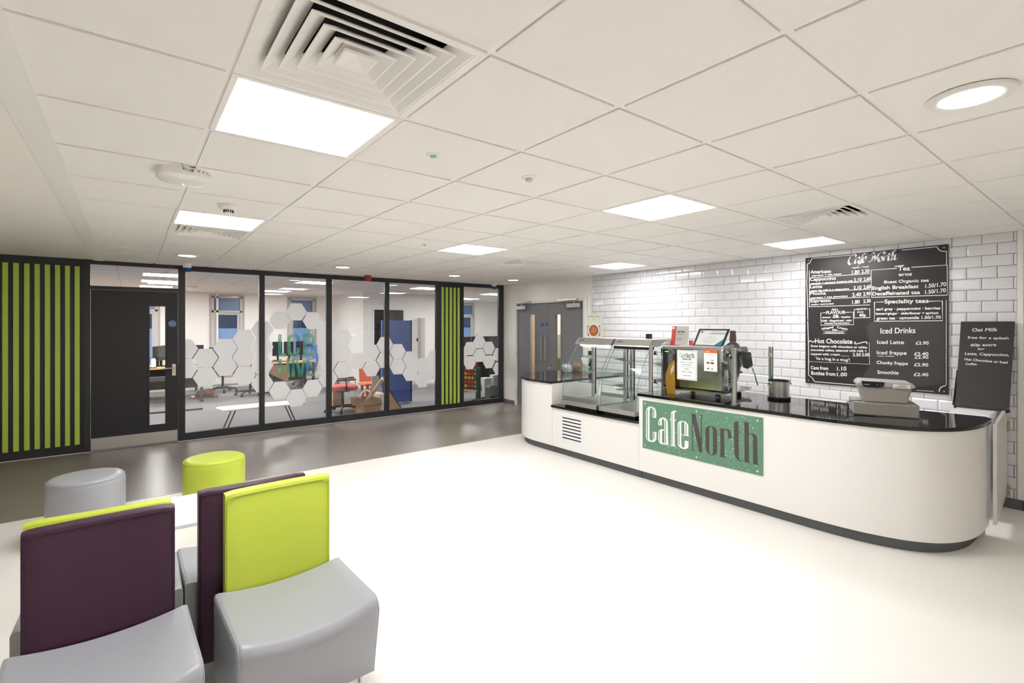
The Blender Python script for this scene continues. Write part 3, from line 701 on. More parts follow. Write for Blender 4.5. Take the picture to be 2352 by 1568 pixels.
# ---------------------------------------------------------------- CafeNorth sign
sg = thing('cafe_sign', (XF-.003, 2.586, .34), 'green speckled CafeNorth sign screwed to the counter front', 'sign')
XS = XF-.007
sy = [onX(1477, 919, XF), onX(1753, 959, XF), onX(1753, 1092, XF), onX(1477, 1028, XF)]
y0s, y1s, z0s, z1s = sy[1].y, sy[0].y, (sy[2].z+sy[3].z)/2, (sy[0].z+sy[1].z)/2
box('board', (XS, y0s, z0s, XF-.001, y1s, z1s), M_GEN, sg, smooth=False)
m = MB(); rs = random.Random(11); cl = [(rs.uniform(y0s+.05, y1s-.03), rs.uniform(z0s+.03, z1s-.03), rs.uniform(.02, .07)) for _ in range(34)]
for k in range(1150):
    if k % 4: c_ = cl[rs.randrange(len(cl))]; y, z = rs.gauss(c_[0], c_[2]), rs.gauss(c_[1], c_[2])
    else: y, z = rs.uniform(y0s, y1s), rs.uniform(z0s, z1s)
    if not (y0s+.006 < y < y1s-.006 and z0s+.006 < z < z1s-.006): continue
    r_ = min(.0052, .0011+rs.expovariate(900)); a0 = rs.uniform(0, 6.28); n_ = rs.choice((4, 5, 6)); el = rs.uniform(.5, 1)
    m.poly([(XS-.0003-.0000003*k, y+r_*math.cos(a0+2*PI*j/n_)*rs.uniform(.7, 1.2), z+r_*el*math.sin(a0+2*PI*j/n_)*rs.uniform(.7, 1.2)) for j in range(n_)])
o = m.build('speckles', mat('speck_white', (232, 238, 230), .6), sg, smooth=False); o['kind'] = 'stuff'
def cA(x, y): return (1460+x/9.8, 900+y/9.8)
def cB(x, y): return (1580+x/9.222, 930+y/9.222)
def trace(mb, f, pts, lift): 
    P = [onX(*f(*p), XS) for p in pts]; mb.poly([p+Vector((-lift, 0, 0)) for p in P])
WH = [[(465,585),(465,470),(455,400),(425,355),(380,332),(335,325),(290,335),(250,370),(234,430),(232,1000),(245,1060),(285,1100),(330,1120),(380,1125),(430,1112),(460,1080),(470,1030),(470,905),(388,890),(388,1050),(380,1090),(350,1095),(325,1075),(315,1020),(315,420),(325,370),(350,350),(375,365),(385,410),(385,575)],
 [(590,755),(510,745),(510,670),(525,620),(560,585),(610,572),(660,582),(705,620),(725,680),(735,1180),(752,1185),(750,1200),(650,1180),(645,1170),(610,1178),(565,1165),(530,1130),(512,1080),(510,920),(525,870),(560,840),(600,835),(648,850),(645,680),(635,620),(615,600),(598,610),(590,660)],
 [(795,490),(805,450),(840,425),(880,418),(932,432),(932,442),(895,445),(878,470),(876,620),(912,630),(910,650),(876,645),(882,1212),(905,1218),(900,1232),(775,1205),(778,1190),(800,1195),(795,630),(765,622),(768,608),(793,610)],
 [(945,740),(955,690),(990,660),(1050,648),(1110,660),(1160,700),(1188,760),(1190,998),(1028,965),(1030,1180),(1045,1230),(1075,1250),(1100,1240),(1105,1200),(1105,1095),(1190,1105),(1192,1220),(1180,1260),(1140,1280),(1090,1285),(1030,1270),(980,1230),(950,1180)]]
GR = [[(253,405),(272,378),(274,1075),(256,1045)],[(400,378),(422,400),(422,560),(405,556)],[(405,905),(425,910),(425,1050),(405,1082)],[(530,735),(530,680),(545,630),(552,620),(550,738)],[(665,615),(682,640),(685,1160),(667,1160)],[(530,900),(548,875),(548,1125),(532,1100)],
 [(600,880),(620,865),(648,870),(650,1130),(630,1150),(605,1140),(595,1100)],[(812,490),(828,460),(830,1192),(812,1188)],[(1030,700),(1045,670),(1075,665),(1100,690),(1100,965),(1030,950)],[(970,715),(987,690),(990,1205),(970,1175)],[(1125,695),(1142,720),(1142,975),(1125,972)]]
BL = [[(85,190),(105,190),(105,965),(88,962)],[(55,178),(160,190),(275,710),(278,225),(250,218),(250,205),(322,215),(320,230),(298,228),(302,1005),(240,995),(105,370),(100,195),(55,190)],[(58,945),(132,960),(132,972),(58,958)],
 [(655,485),(768,500),(775,510),(810,500),(860,512),(900,550),(918,610),(922,710),(848,697),(838,560),(820,530),(790,525),(768,545),(775,1100),(803,1108),(803,1120),(660,1088),(660,1075),(688,1080),(685,500),(655,497)],
 [(980,362),(1070,332),(1072,555),(1138,570),(1135,580),(1072,570),(1080,1110),(1095,1150),(1145,1180),(1140,1195),(1085,1178),(1030,1130),(1000,1080),(985,1020),(978,548),(952,545),(955,535),(978,538)],
 [(1165,348),(1288,368),(1290,610),(1330,592),(1390,600),(1440,635),(1468,690),(1475,1250),(1506,1260),(1505,1272),(1380,1245),(1378,680),(1365,630),(1330,615),(1290,635),(1295,1215),(1328,1222),(1325,1235),(1172,1200),(1172,1188),(1200,1195),(1198,368),(1165,360)]]
def logo(mbw, mbg, mbb, T):
    for P in WH: mbw.poly([T(onX(*cA(*p), XS))+Vector((-.0010, 0, 0)) for p in P])
    for P in GR: mbg.poly([T(onX(*cA(*p), XS))+Vector((-.0016, 0, 0)) for p in P])
    for P in BL: mbb.poly([T(onX(*cB(*p), XS))+Vector((-.0010, 0, 0)) for p in P])
    oo = [(370,530),(385,480),(420,450),(465,440),(530,450),(580,480),(610,530),(618,600),(618,980),(605,1030),(570,1058),(520,1062),(460,1045),(410,1000),(378,930)]
    oi = [(452,520),(456,490),(465,470),(485,460),(505,465),(520,485),(530,520),(531,600),(532,980),(530,1015),(520,1035),(500,1045),(475,1035),(460,1010),(455,960)]
    A = [mbb.bm.verts.new(T(onX(*cB(*p), XS))+Vector((-.0010, 0, 0))) for p in oo]; B = [mbb.bm.verts.new(T(onX(*cB(*p), XS))+Vector((-.0010, 0, 0))) for p in oi]
    for i in range(15): mbb._f([A[i], A[(i+1) % 15], B[(i+1) % 15], B[i]])
mw, mg, mb_ = MB(), MB(), MB(); logo(mw, mg, mb_, lambda p: p)
M_SGB = mat('sign_charcoal', (74, 68, 68), .5); M_SGW = mat('sign_white', (244, 244, 242), .5)
tag(mw.build('cafe_lettering', M_SGW, sg, smooth=False), 'white letters Cafe'); mg.build('letter_inline', M_GEN, sg, smooth=False); tag(mb_.build('north_lettering', M_SGB, sg, smooth=False), 'charcoal letters North')
for yy in (y0s+.045, (y0s+y1s)/2, y1s-.03):
    for zz in (z0s+.03, z1s-.03): MB().lathe([(0, -.004), (.005, -.003), (.008, 0)], (XS, yy, zz), 14, 'X').build('screw', mat('screw_cap', (230, 228, 222), .3, .3), sg)
# ---------------------------------------------------------------- glass display cabinets
PROF = catmull([(4.195, 0, .745), (4.205, 0, .87), (4.229, 0, .965), (4.268, 0, 1.07), (4.322, 0, 1.174), (4.382, 0, 1.266), (4.446, 0, 1.352)], 4)
def display(y0, y1, label, lit, shelves, lip):
    t = thing('display_cabinet', (4.55, (y0+y1)/2, .603), label, 'display cabinet')
    MB().box(4.17, y0, .645, 4.96, y1, .692).build('base_tray', M_STEELD, t, bev=.003)
    MB().box(4.215, y0+.03, .603, 4.93, y1-.03, .645).build('base_foot', M_BLACKM, t)
    if lip: box('front_lip', (4.188, y0+.005, .692, 4.20, y1-.005, .748), M_STEEL, t, bev=.002)
    P = [(p.x, p.z) for p in PROF]
    if not lip: P = [(4.19, .692)]+P
    m = MB(); m.strip([[Vector((x, y, z)) for x, z in P+[(x+.006, z) for x, z in P[::-1]]] for y in (y0+.004, y1-.004)])
    m.build('curved_front_glass', M_GLASSD, t, ang=60)
    for y in (y0+.002, y1-.008):
        e = MB(); e.prism([(x+.007, y, z) for x, z in P]+[(4.93, y, 1.36), (4.93, y, .70)], (0, .006, 0)); sgl = e.build('side_glass', M_GLASSD, t, smooth=False)
        MB().tube([(x+.003, y+.003, z) for x, z in P], .0034, 6).build('glass_edge', M_GLASSE, sgl)
    m = MB(); m.prism([(4.41, y0-.003, 1.366), (4.414, y0-.003, 1.378), (4.468, y0-.003, 1.447), (4.95, y0-.003, 1.447), (4.95, y0-.003, 1.40), (4.56, y0-.003, 1.366)], (0, y1-y0+.006, 0))
    hd = m.build('hood', M_STEEL, t, bev=.002, smooth=False)
    b0, b1 = y1-.045, y1-.115          # maker's badge on the sloping fascia
    def fas(y, k, o=.0015): return Vector((4.414+(.054)*k-.787*o, y, 1.378+.069*k+.616*o))
    MB().poly([fas(b0, .42), fas(b1, .42), fas(b1-.006, .68), fas(b0-.006, .68)]).build('badge', mat('badge_blue', (56, 52, 140), .4), hd, smooth=False)
    tx = MB(); write(tx, 'Victor', fas(b0-.010, .48, .003), fas(b1+.002, .48, .003), .011, (.616, 0, .787), (0, 0, 0)); tx.build('badge_lettering', M_SGW, hd, smooth=False)
    if lit: box('lamp_tube', (4.425, y0+.05, 1.350, 4.47, y1-.08, 1.3655), M_STRIP, t, bev=.004)
    else: box('lamp_housing', (4.414, y0+.01, 1.334, 4.52, y1-.01, 1.3655), M_BLACK, t, bev=.003)  # black housing enlarged so the underside of the hood reads as shaded
    for y in (y0+.03, y1-.03):
        u = box('upright', (4.70, y-.018, .692, 4.73, y+.018, 1.40), M_STEEL, t, bev=.002)
        box('rail', (4.735, y-.02, .72, 4.75, y+.02, 1.38), M_BLACK, u)
    for z, xf in shelves:
        s = box('shelf', (xf, y0+.02, z-.003, 4.78, y1-.02, z+.003), M_SHELF, t, smooth=False)
        box('shelf_edge', (xf-.001, y0+.02, z-.0031, xf+.0015, y1-.02, z+.0031), M_GLASSE, s, smooth=False)
        for y in (y0+.03, y1-.03): MB().prism([(xf+.02, y-.006, z-.004), (4.70, y-.006, z-.004), (4.70, y-.006, z-.05), (xf+.02, y-.006, z-.012)], (0, .012, 0)).build('shelf_bracket', M_STEELD, s)
    m = MB()
    for k in range(2): m.box(4.90+.012*k, y0+.01+k*(y1-y0)/2.1, .70, 4.905+.012*k, y0+.01+(k+1)*(y1-y0)/2.05, 1.39)
    m.build('sliding_door', M_GLASSD, t, smooth=False)
    m = MB(); m.box(4.89, y0, .692, 4.93, y1, .73); m.box(4.89, y0, 1.375, 4.93, y1, 1.40); m.build('door_track', M_STEEL, t)
    return t
dc = display(3.822, 4.40, 'left curved glass display cabinet with its lamp lit', True, [(1.217, 4.50), (1.042, 4.46), (.906, 4.42)], True)
display(3.285, 3.785, 'right curved glass display cabinet with its lamp off', False, [(1.191, 4.53), (1.012, 4.495), (.865, 4.445)], False)
m = MB()                                              # chalked prices on the lower front glass
for k, (u, n) in enumerate(((1306, 4), (1330, 3), (1343, 3), (1353, 3), (1367, 3))):
    for r_ in range(2):
        p = onX(u, 919+1.1*(u-1306)/6+r_*6, 4.190)
        for q in range(n):
            a = p+Vector((0, .010*(n/2-q), random.uniform(-.002, .002)))
            stroke(m, [a, a+Vector((0, -.004, .006)), a+Vector((0, -.008, -.001))], .0022, (-1, 0, 0), 0)
m.build('price_marks', M_CHALKW, dc, smooth=False)
# soup card on the hood
q0, q1 = onX(1348, 722, 4.62), onX(1380, 774, 4.62)
t = thing('soup_card', (4.62, (q0.y+q1.y)/2, 1.447), "clear stand with a Today's soup card and a soup bowl photo", 'card')
ya, yb, za, zb = q1.y, q0.y, 1.447, q0.z
box('stand', (4.622, ya-.003, za, 4.626, yb+.003, zb+.003), M_WHITEP, t); box('stand_foot', (4.60, ya, za, 4.66, yb, za+.004), M_WHITEP, t)
box('card', (4.6195, ya, za+.012, 4.6215, yb, zb), mat('card_sage', (206, 214, 198), .6), t, smooth=False)
zc = za+.012+(zb-za)*.27; yc = (ya+yb)/2; rr = (yb-ya)*.42
box('photo_ground', (4.6188, ya+.012, za+.02, 4.6194, yb-.012, za+.02+(zb-za)*.46), mat('leaf_green', (122, 154, 86), .6), t, smooth=False)
for r_, mm_, x_ in ((rr, mat('bowl_white', (222, 226, 234), .4), 4.6184), (rr*.80, mat('soup', (176, 92, 54), .4), 4.618)):
    m = MB(); m.poly([(x_, yc+r_*math.cos(2*PI*k/28), zc+r_*.92*math.sin(2*PI*k/28)) for k in range(28)]); m.build('bowl' if r_ == rr else 'soup', mm_, t, smooth=False)
m = MB()
for k in range(16):
    a, b = random.uniform(-.35, .35)*rr, random.uniform(-.3, .4)*rr; m.box(4.6172, yc+a-.008, zc+b-.007, 4.6178, yc+a+.008, zc+b+.007)
m.build('croutons', mat('crouton', (206, 170, 96), .6), t, smooth=False)
m = MB(); zt_ = zb-.035
write(m, "Today's soup", Vector((4.619, yb-.02, zt_)), Vector((4.619, ya+.02, zt_)), .016, (0, 0, 1), (0, 0, 0), bold=.0005); write(m, 'is', Vector((4.619, yc+.01, zt_-.035)), Vector((4.619, yc-.01, zt_-.035)), .014, (0, 0, 1), (0, 0, 0), bold=.0005)
m.build('lettering', mat('ink', (40, 40, 44), .6), t, smooth=False)
q = onX(1387, 775, 4.62)
t = MB(); t.tube([(4.64, q.y, 1.447), (4.64, q.y, 1.52)], .004, 8).box(4.636, q.y-.011, 1.515, 4.644, q.y+.011, 1.56); tag(t.build('wooden_fork', mat('pale_wood', (222, 190, 150), .6)), 'pale wooden fork standing beside the soup card', 'fork')
q = onX(1490, 776, 4.80); tag(box('black_box', (4.78, q.y-.028, 1.447, 4.83, q.y+.028, 1.503), M_BLACK, bev=.003), 'small black box on top of the right display cabinet', 'box')
# jars and straws on the rounded end
M_JAR = glassmat('jar_glass', (.93, .95, .95), 1.6)
def jar(u, v, r, h, label, fill, lab2):
    p = onZ(u, v, .895); t = thing('glass_jar', (p.x, p.y, .8955), label, 'jar')
    MB().lathe([(r*.8, 0), (r*.98, .02), (r, h*.45), (r*.92, h*.62), (r*.62, h*.78), (r*.60, h*.86), (r*.68, h*.93), (r*.66, h), (r*.60, h), (r*.56, h*.86), (r*.86, h*.6), (r*.94, h*.4), (r*.9, .02), (r*.7, .006)], (0, 0, 0), 28).build('jar', M_JAR, t, world=False, ang=60)
    m = MB()
    for k in range(170):
        a, rr_, zz = random.uniform(0, 2*PI), r*.84*math.sqrt(random.random()), .016+random.random()*h*.58
        M = Matrix.Translation((rr_*math.cos(a), rr_*math.sin(a), zz)) @ Matrix.Rotation(random.uniform(0, 3), 4, (random.random(), random.random(), 1)); s_ = r*.13
        m.box(-s_*1.3, -s_, -s_*.6, s_*1.3, s_, s_*.6, M)
    o = m.build(lab2, fill, t, world=False, smooth=False); o['kind'] = 'stuff'
    return t
jar(1302, 855, .074, .155, 'glass jar of white sugar sachets on the left end of the counter', mat('sachet_white', (226, 226, 230), .6), 'sugar_sachets')
jar(1325, 851, .070, .150, 'glass jar of brown sugar sachets next to the white sachets', mat('sachet_brown', (178, 128, 88), .6), 'sugar_sachets')
jar(1350, 850, .045, .08, 'small glass jar with a green label beside the straws', mat('green_label', (150, 190, 140), .6), 'sachets')
p = onZ(1340, 851, .895); t = thing('straw_beaker', (p.x+.05, p.y, .8955), 'clear beaker fanning out a bundle of white straws', 'straws')
MB().lathe([(.030, 0), (.040, .10), (.036, .10), (.028, .004)], seg=24).build('beaker', M_JAR, t, world=False, ang=60)
m = MB()
for k in range(26):
    a = 2*PI*k/26; r0, r1 = .018*random.random(), .03+.05*random.random()
    m.tube([(r0*math.cos(a), r0*math.sin(a), .006), (r1*math.cos(a), r1*math.sin(a), .20)], .0035, 6)
o = m.build('straws', M_PAPER, t, world=False); o['kind'] = 'stuff'
p = onZ(1354, 850, .895); tag(MB().box(p.x, p.y-.05, .8955, p.x+.012, p.y+.03, 1.20).build('black_card_holder', M_BLACK, bev=.003), 'upright dark card holder behind the straws', 'card holder')
# ---------------------------------------------------------------- glass screen with steel posts
XG = 4.30
gs = thing('glass_screen', (4.33, 2.75, .895), 'glass counter screen held between brushed steel posts', 'glass screen')
pa, pb = onX(1495, 905, XG).y, onX(1687, 926, XG).y
pc = onX(1764, 905, 5.0).y; pd = pa
POST = {}
for (x, y) in ((XG, pa), (XG, pb), (5.0, pb+.0), ):
    po = MB().lathe([(.030, 0), (.030, .004), (.0215, .006), (.0215, .498), (.018, .502), (0, .502)], (x, y, .895), 24).build('post', M_STEEL, gs); POST[(x, y)] = po
def clamp(x, y, dx, dy, po):
    for z in (1.02, 1.315):
        MB().tube([(x, y, z), (x+dx*.035, y+dy*.035, z)], .014, 12).tube([(x+dx*.058, y+dy*.058, z), (x+dx*.066, y+dy*.066, z)], .022, 16).build('clamp', M_CHROME, po); MB().tube([(x+dx*.03, y+dy*.03, z), (x+dx*.058, y+dy*.058, z)], .021, 16).build('clamp_pad', M_BLACK, po)
clamp(XG, pa, .5, -.87, POST[(XG, pa)]); clamp(XG, pb, .6, .8, POST[(XG, pb)]); clamp(5.0, pb, -.9, -.3, POST[(5.0, pb)])
def pane_(x0, y0, x1, y1, z0=.925, z1=1.375):
    d = Vector((x1-x0, y1-y0, 0)); nn = Vector((d.y, -d.x, 0)).normalized()*.004
    m = MB(); m.prism([Vector((x0, y0, z0))-nn, Vector((x1, y1, z0))-nn, Vector((x1, y1, z1))-nn, Vector((x0, y0, z1))-nn], nn*2); o = m.build('glass_pane', M_GLASSD, gs, smooth=False)
    MB().tube([(x1, y1, z0), (x1, y1, z1)], .0042, 6).build('pane_edge', M_GLASSE, o)
pane_(XG+.035, pa-.05, XG+.035, pb+.045); pane_(XG+.05, pb-.012, 4.97, pb-.012); pane_(XG+.05, pa+.012, 4.87, pa+.012)
# opening times and card payment notices on the screen
def notice(quad, X, name, label, cat):
    a, b = onX(quad[0], quad[1], X), onX(quad[2], quad[3], X); return a, b
XN = XG+.028
a, b = onX(1555, 803, XN), onX(1601, 876, XN)
t = thing('opening_times_card', (XN, (a.y+b.y)/2, b.z), 'framed white opening times notice on the glass screen', 'notice')
y1_, y0_, z1_, z0_ = a.y, b.y, a.z, b.z+.005
box('card', (XN, y0_, z0_, XN+.003, y1_, z1_), M_PAPER, t, smooth=False)
m = MB(); e = .008
for q in ((y0_+e, z0_+e, y1_-e, z0_+e+.002), (y0_+e, z1_-e-.002, y1_-e, z1_-e), (y0_+e, z0_+e, y0_+e+.002, z1_-e), (y1_-e-.002, z0_+e, y1_-e, z1_-e)): m.box(XN-.0008, q[0], q[1], XN, q[2], q[3])
m.build('border', mat('navy_line', (90, 84, 110), .6), t, smooth=False)
Wd, Ht = y1_-y0_, z1_-z0_
def T(p):    # the counter sign's artwork, reduced onto the card
    s_ = Wd*.80/(y1s-y0s); return Vector((XN, y1_-Wd*.10-(y1s-p.y)*s_, z1_-Ht*.06-(z1s-p.z)*s_*1.0))
mw, mg, mb_ = MB(), MB(), MB(); logo(mw, mg, mb_, T); mg.bm.free()
mw.build('logo', mat('pale_green_ink', (150, 190, 165), .6), t, smooth=False); mb_.build('logo', M_SGB, t, smooth=False)
mk, mg = MB(), MB()
def line(mb, s, f, wd, h, b=.0003):
    z = z1_-Ht*f; c_ = (y0_+y1_)/2; write(mb, s, Vector((XN-.001, c_+Wd*wd/2, z)), Vector((XN-.001, c_-Wd*wd/2, z)), h, (0, 0, 1), (0, 0, 0), bold=b)
line(mk, 'OPENING TIMES', .33, .46, .015); line(mg, 'Monday - Thursday', .42, .66, .011); line(mg, '8am-2.30pm', .505, .44, .011); mk.box(XN-.0008, y0_+Wd*.12, z1_-Ht*.56, XN-.0004, y1_-Wd*.12, z1_-Ht*.556)
line(mg, 'Friday', .645, .22, .011); line(mg, '8.30am-1.30pm', .74, .54, .011); line(mk, 'Holidays closed', .86, .40, .008)
mk.build('lettering', M_SGB, t, smooth=False); mg.build('lettering', mat('green_ink', (110, 160, 140), .6), t, smooth=False)
a, b = onX(1617, 803, XN), onX(1647, 854, XN)
t = thing('payment_card', (XN, (a.y+b.y)/2, b.z), 'small white card payment notice with an orange header on the glass screen', 'notice')
y1_, y0_, z1_, z0_ = a.y, b.y, a.z, b.z; Wd, Ht = y1_-y0_, z1_-z0_
box('card', (XN, y0_, z0_, XN+.003, y1_, z1_), mat('card_mint', (232, 240, 234), .6), t, smooth=False)
box('header', (XN-.0008, y0_, z1_-Ht*.14, XN, y1_, z1_), mat('orange', (226, 96, 44), .5), t, smooth=False)
m = MB(); write(m, 'worldpay', Vector((XN-.0015, y1_-.01, z1_-Ht*.10)), Vector((XN-.0015, y1_-Wd*.45, z1_-Ht*.10)), .010, (0, 0, 1), (0, 0, 0), bold=.0006); m.build('lettering', M_SGW, t, smooth=False)
m = MB(); write(m, 'We welcome', Vector((XN-.0015, y1_-Wd*.18, z1_-Ht*.25)), Vector((XN-.0015, y1_-Wd*.62, z1_-Ht*.25)), .006, (0, 0, 1), (0, 0, 0))
for k in range(2): write(m, 'Pay', Vector((XN-.0015, y1_-Wd*(.27+.3*k), z1_-Ht*.37)), Vector((XN-.0015, y1_-Wd*(.38+.3*k), z1_-Ht*.37)), .006, (0, 0, 1), (0, 0, 0))
m.build('lettering', mat('grey_ink', (150, 150, 150), .6), t, smooth=False)
def sw(fy, fz, w_, h_, cols):
    m = MB(); o = box('card_symbol', (XN-.0012, y1_-Wd*(fy+w_), z1_-Ht*(fz+h_), XN-.0002, y1_-Wd*fy, z1_-Ht*fz), mat('sym%d%d%d' % cols[0], cols[0], .5), t, smooth=False)
    for i, c_ in enumerate(cols[1:]):
        MB().lathe([(0, -.0006), (Wd*w_*.24, -.0006), (Wd*w_*.24, 0)], (XN-.0012, y1_-Wd*(fy+w_*(.36+.28*i)), z1_-Ht*(fz+h_/2)), 14, 'X').build('disc', mat('sym%d%d%d' % c_, c_, .5), o, smooth=False)
sw(.22, .56, .22, .09, [(30, 26, 30), (214, 70, 40), (240, 160, 50)]); sw(.54, .56, .22, .09, [(30, 30, 50), (214, 60, 50), (70, 140, 210)])
sw(.25, .84, .14, .07, [(60, 90, 130), (200, 70, 90)]); sw(.56, .84, .14, .07, [(150, 180, 150), (170, 110, 170)]); sw(.54, .46, .2, .03, [(70, 90, 160)]); sw(.33, .75, .1, .02, [(230, 140, 60)])
# ---------------------------------------------------------------- espresso machine
MX = 4.47
ym1, ym0 = onX(1522, 800, MX).y, onX(1657, 800, MX).y
mz0, mz1 = .952, 1.388
em = thing('espresso_machine', (4.72, (ym0+ym1)/2, .895), 'large polished steel espresso machine behind the glass screen', 'coffee machine')
m = MB(); m.prism([(MX, ym0, z) if 0 else (x, ym0, z) for x, z in [(MX+.02, mz0), (MX, mz0+.02), (MX, mz1-.02), (MX+.015, mz1-.003), (MX+.04, mz1), (4.96, mz1), (4.99, mz1-.04), (4.90, mz1-.12), (4.78, mz0+.10), (4.78, mz0)]], (0, ym1-ym0, 0))
m.build('body', mat('machine_steel', (.60, .60, .58), .16, 1), em, bev=.004)
box('top_rail', (MX-.006, ym0-.01, mz1-.030, MX+.03, ym1+.01, mz1+.003), M_STEEL, em, bev=.008, seg=3)
for y, s_ in ((ym0, -1), (ym1, 1)):
    P = [(MX-.004, 1.30), (MX+.0, 1.385), (MX+.06, 1.425), (MX+.16, 1.44), (MX+.28, 1.425), (MX+.34, 1.36), (MX+.30, 1.29), (MX+.24, 1.20), (MX+.25, 1.08), (MX+.33, .97), (MX+.10, .952), (MX+.09, 1.12), (MX+.06, 1.22), (MX+.01, 1.24)]
    Pc = catmull([(x, y, z) for x, z in P], 3, True); m = MB(); m.prism(Pc, (0, s_*.018, 0)); m.build('side_panel', M_CHROME, em, bev=.003, ang=50)
box('drip_tray', (MX+.02, ym0+.01, .935, 5.04, ym1-.01, .962), M_STEEL, em, bev=.003)
box('tray_front', (4.99, ym0-.005, .95, 5.05, ym1, .975), M_STEEL, em, bev=.004)
for x in (4.53, 4.93):
    for y in (ym0+.07, ym1-.07): MB().lathe([(.03, .895), (.022, .91), (.026, .937), (0, .937)], (x, y, .0005), 18).build('foot', mat('brown_rubber', (52, 40, 32), .5), em)
for y in (ym0+.12, ym0+.30, ym0+.48):
    g_ = MB().lathe([(0, 1.13), (.035, 1.13), (.035, 1.20), (.028, 1.22), (0, 1.22)], (4.90, y, 0), 20).build('group_head', M_CHROME, em)
    MB().tube([(4.93, y, 1.13), (5.08, y, 1.11)], .012, 10).build('portafilter_handle', M_BLACK, g_)
for y in (ym0-.03, ym1+.03):
    MB().tube(catmull([(4.88, y, 1.27), (4.93, y-.01, 1.22), (4.95, y-.03, 1.17), (4.98, y-.045, 1.08), (5.01, y-.055, .995)], 6), .0055, 8).build('steam_wand', M_CHROME, em)
    MB().lathe([(.010, -.02), (.028, -.015), (.028, .015), (.010, .02)], (4.86, y, 1.31), 18, 'X').build('steam_knob', M_BLACK, em)
tw_ = MB(); tw_.prism([(4.80, ym0-.055, 1.345), (4.90, ym0-.075, 1.335), (4.93, ym0-.08, 1.20), (4.85, ym0-.07, 1.17), (4.80, ym0-.06, 1.19)], (0, .028, 0)); tw_.build('dark_cloth', mat('dark_cloth', (52, 54, 58), .8), em, bev=.008, seg=3)
box('control_window', (MX+.045, ym0-.0205, 1.30, MX+.12, ym0-.018, 1.335), mat('dark_red_display', (70, 22, 26), .3), em, bev=.004)
box('indicator', (MX-.002, ym1-.07, 1.325, MX-.0005, ym1-.03, 1.331), M_LEDG, em)
P = [onX(*q_, 4.425) for q_ in ((1549, 826), (1551, 892), (1531, 890), (1528, 862), (1536, 838))]
for q_ in P: q_.z = max(q_.z, .897)
ys = thing('yellow_sign', (4.425, P[1].y+.02, .8955), 'yellow curved plastic sign, darkened like a reflection, standing between the glass screen and the coffee machine', 'sign')
m = MB(); m.prism([P[0], (P[1][0], P[1][1], .896), (P[2][0], P[2][1], .896), P[3], P[4]], (.004, 0, 0)); m.build('panel', mat('sign_yellow_dimmed', (176, 132, 44), .5), ys, smooth=False)  # yellow darkened to read as a dim reflection in the machine
P = [onX(*q_, 4.4235) for q_ in ((1548, 834), (1548, 850), (1541, 860), (1540, 848))]
m = MB(); m.poly(P); m.build('pale_patch', mat('pale_patch', (214, 208, 190), .6), ys, smooth=False)
m = MB(); write(m, 'HOT', onX(1537, 869, 4.4235), onX(1542, 869, 4.4235), .010, (0, 0, 1), (0, 0, 0)); m.build('lettering', M_BLACK, ys, smooth=False)
# things on top of the machine
q = [onX(*p, 4.66) for p in ((1548, 749), (1586, 749), (1580, 794), (1542, 794))]
t = thing('leaflet_stand', (4.66, (q[0].y+q[1].y)/2, 1.392), 'red and grey eros tea leaflet standing on the coffee machine', 'leaflet')
def tilted(ya, yb, z0, z1, X0, lean): 
    return lambda fy, fz, o=0: Vector((X0+lean*fz-o, ya+(yb-ya)*fy, z0+(z1-z0)*fz))
P = tilted(q[3].y, q[2].y, 1.392, q[0].z, 4.65, .03)
def quad(mb, P, f0, g0, f1, g1, o, th=.003): mb.prism([P(f0, g0, o), P(f1, g0, o), P(f1, g1, o), P(f0, g1, o)], (th, 0, 0))
m = MB(); quad(m, P, 0, 0, 1, 1, 0); m.build('leaflet', mat('leaflet_grey', (196, 192, 190), .5), t, smooth=False)
m = MB(); quad(m, P, 0, 0, .26, 1, .001, .001); m.build('red_spine', mat('coral_red', (206, 74, 72), .5), t, smooth=False)
m = MB(); write(m, 'eros', P(.36, .66, .0015), P(.78, .66, .0015), .026, (0, 0, 1), (0, 0, 0), bold=.001); quad(m, P, .36, .56, .72, .575, .0015, .001); quad(m, P, .34, .34, .70, .355, .0015, .001); quad(m, P, .34, .28, .62, .295, .0015, .001)
m.build('lettering', mat('ink', (40, 40, 44), .6), t, smooth=False)
MB().lathe([(.010, -.002), (.014, -.001), (.014, 0)], P(.10, .90, .003), 12, 'X').build('logo_dot', M_PAPER, t)
q = onX(1588, 783, 4.70); tag(MB().box(4.69, q.y-.022, 1.392, 4.70, q.y+.022, 1.445).build('pink_card', mat('pink_card', (216, 84, 92), .5)), 'small pink card between the leaflet and the certificate', 'card')
q = [onX(*p, 4.70) for p in ((1603, 755), (1675, 756), (1663, 796), (1594, 795))]
t = thing('certificate_frame', (4.70, (q[0].y+q[1].y)/2, 1.392), 'black framed certificate leaning on top of the coffee machine', 'certificate')
P = tilted(q[3].y, q[2].y, 1.392, q[0].z, 4.68, .05)
P = (lambda F: lambda fy, fz, o=0: F(fy, fz, o)+Vector((0, (q[0].y-q[3].y)*fz, 0)))(P)
m = MB()
for a_, b_, c_, d_ in ((0, 0, 1, .05), (0, .92, 1, 1), (0, 0, .06, 1), (.94, 0, 1, 1)): quad(m, P, a_, b_, c_, d_, .006, .012)
m.build('frame', M_BLACK, t); m = MB(); quad(m, P, .03, .03, .97, .97, 0); m.build('paper', M_PAPER, t, smooth=False)
m = MB(); quad(m, P, .40, .70, .93, .735, .0015, .001); m.prism([P(.70, .05, .0015), P(.93, .05, .0015), P(.93, .42, .0015)], (.001, 0, 0)); m.build('teal_artwork', mat('teal', (50, 130, 150), .5), t, smooth=False)
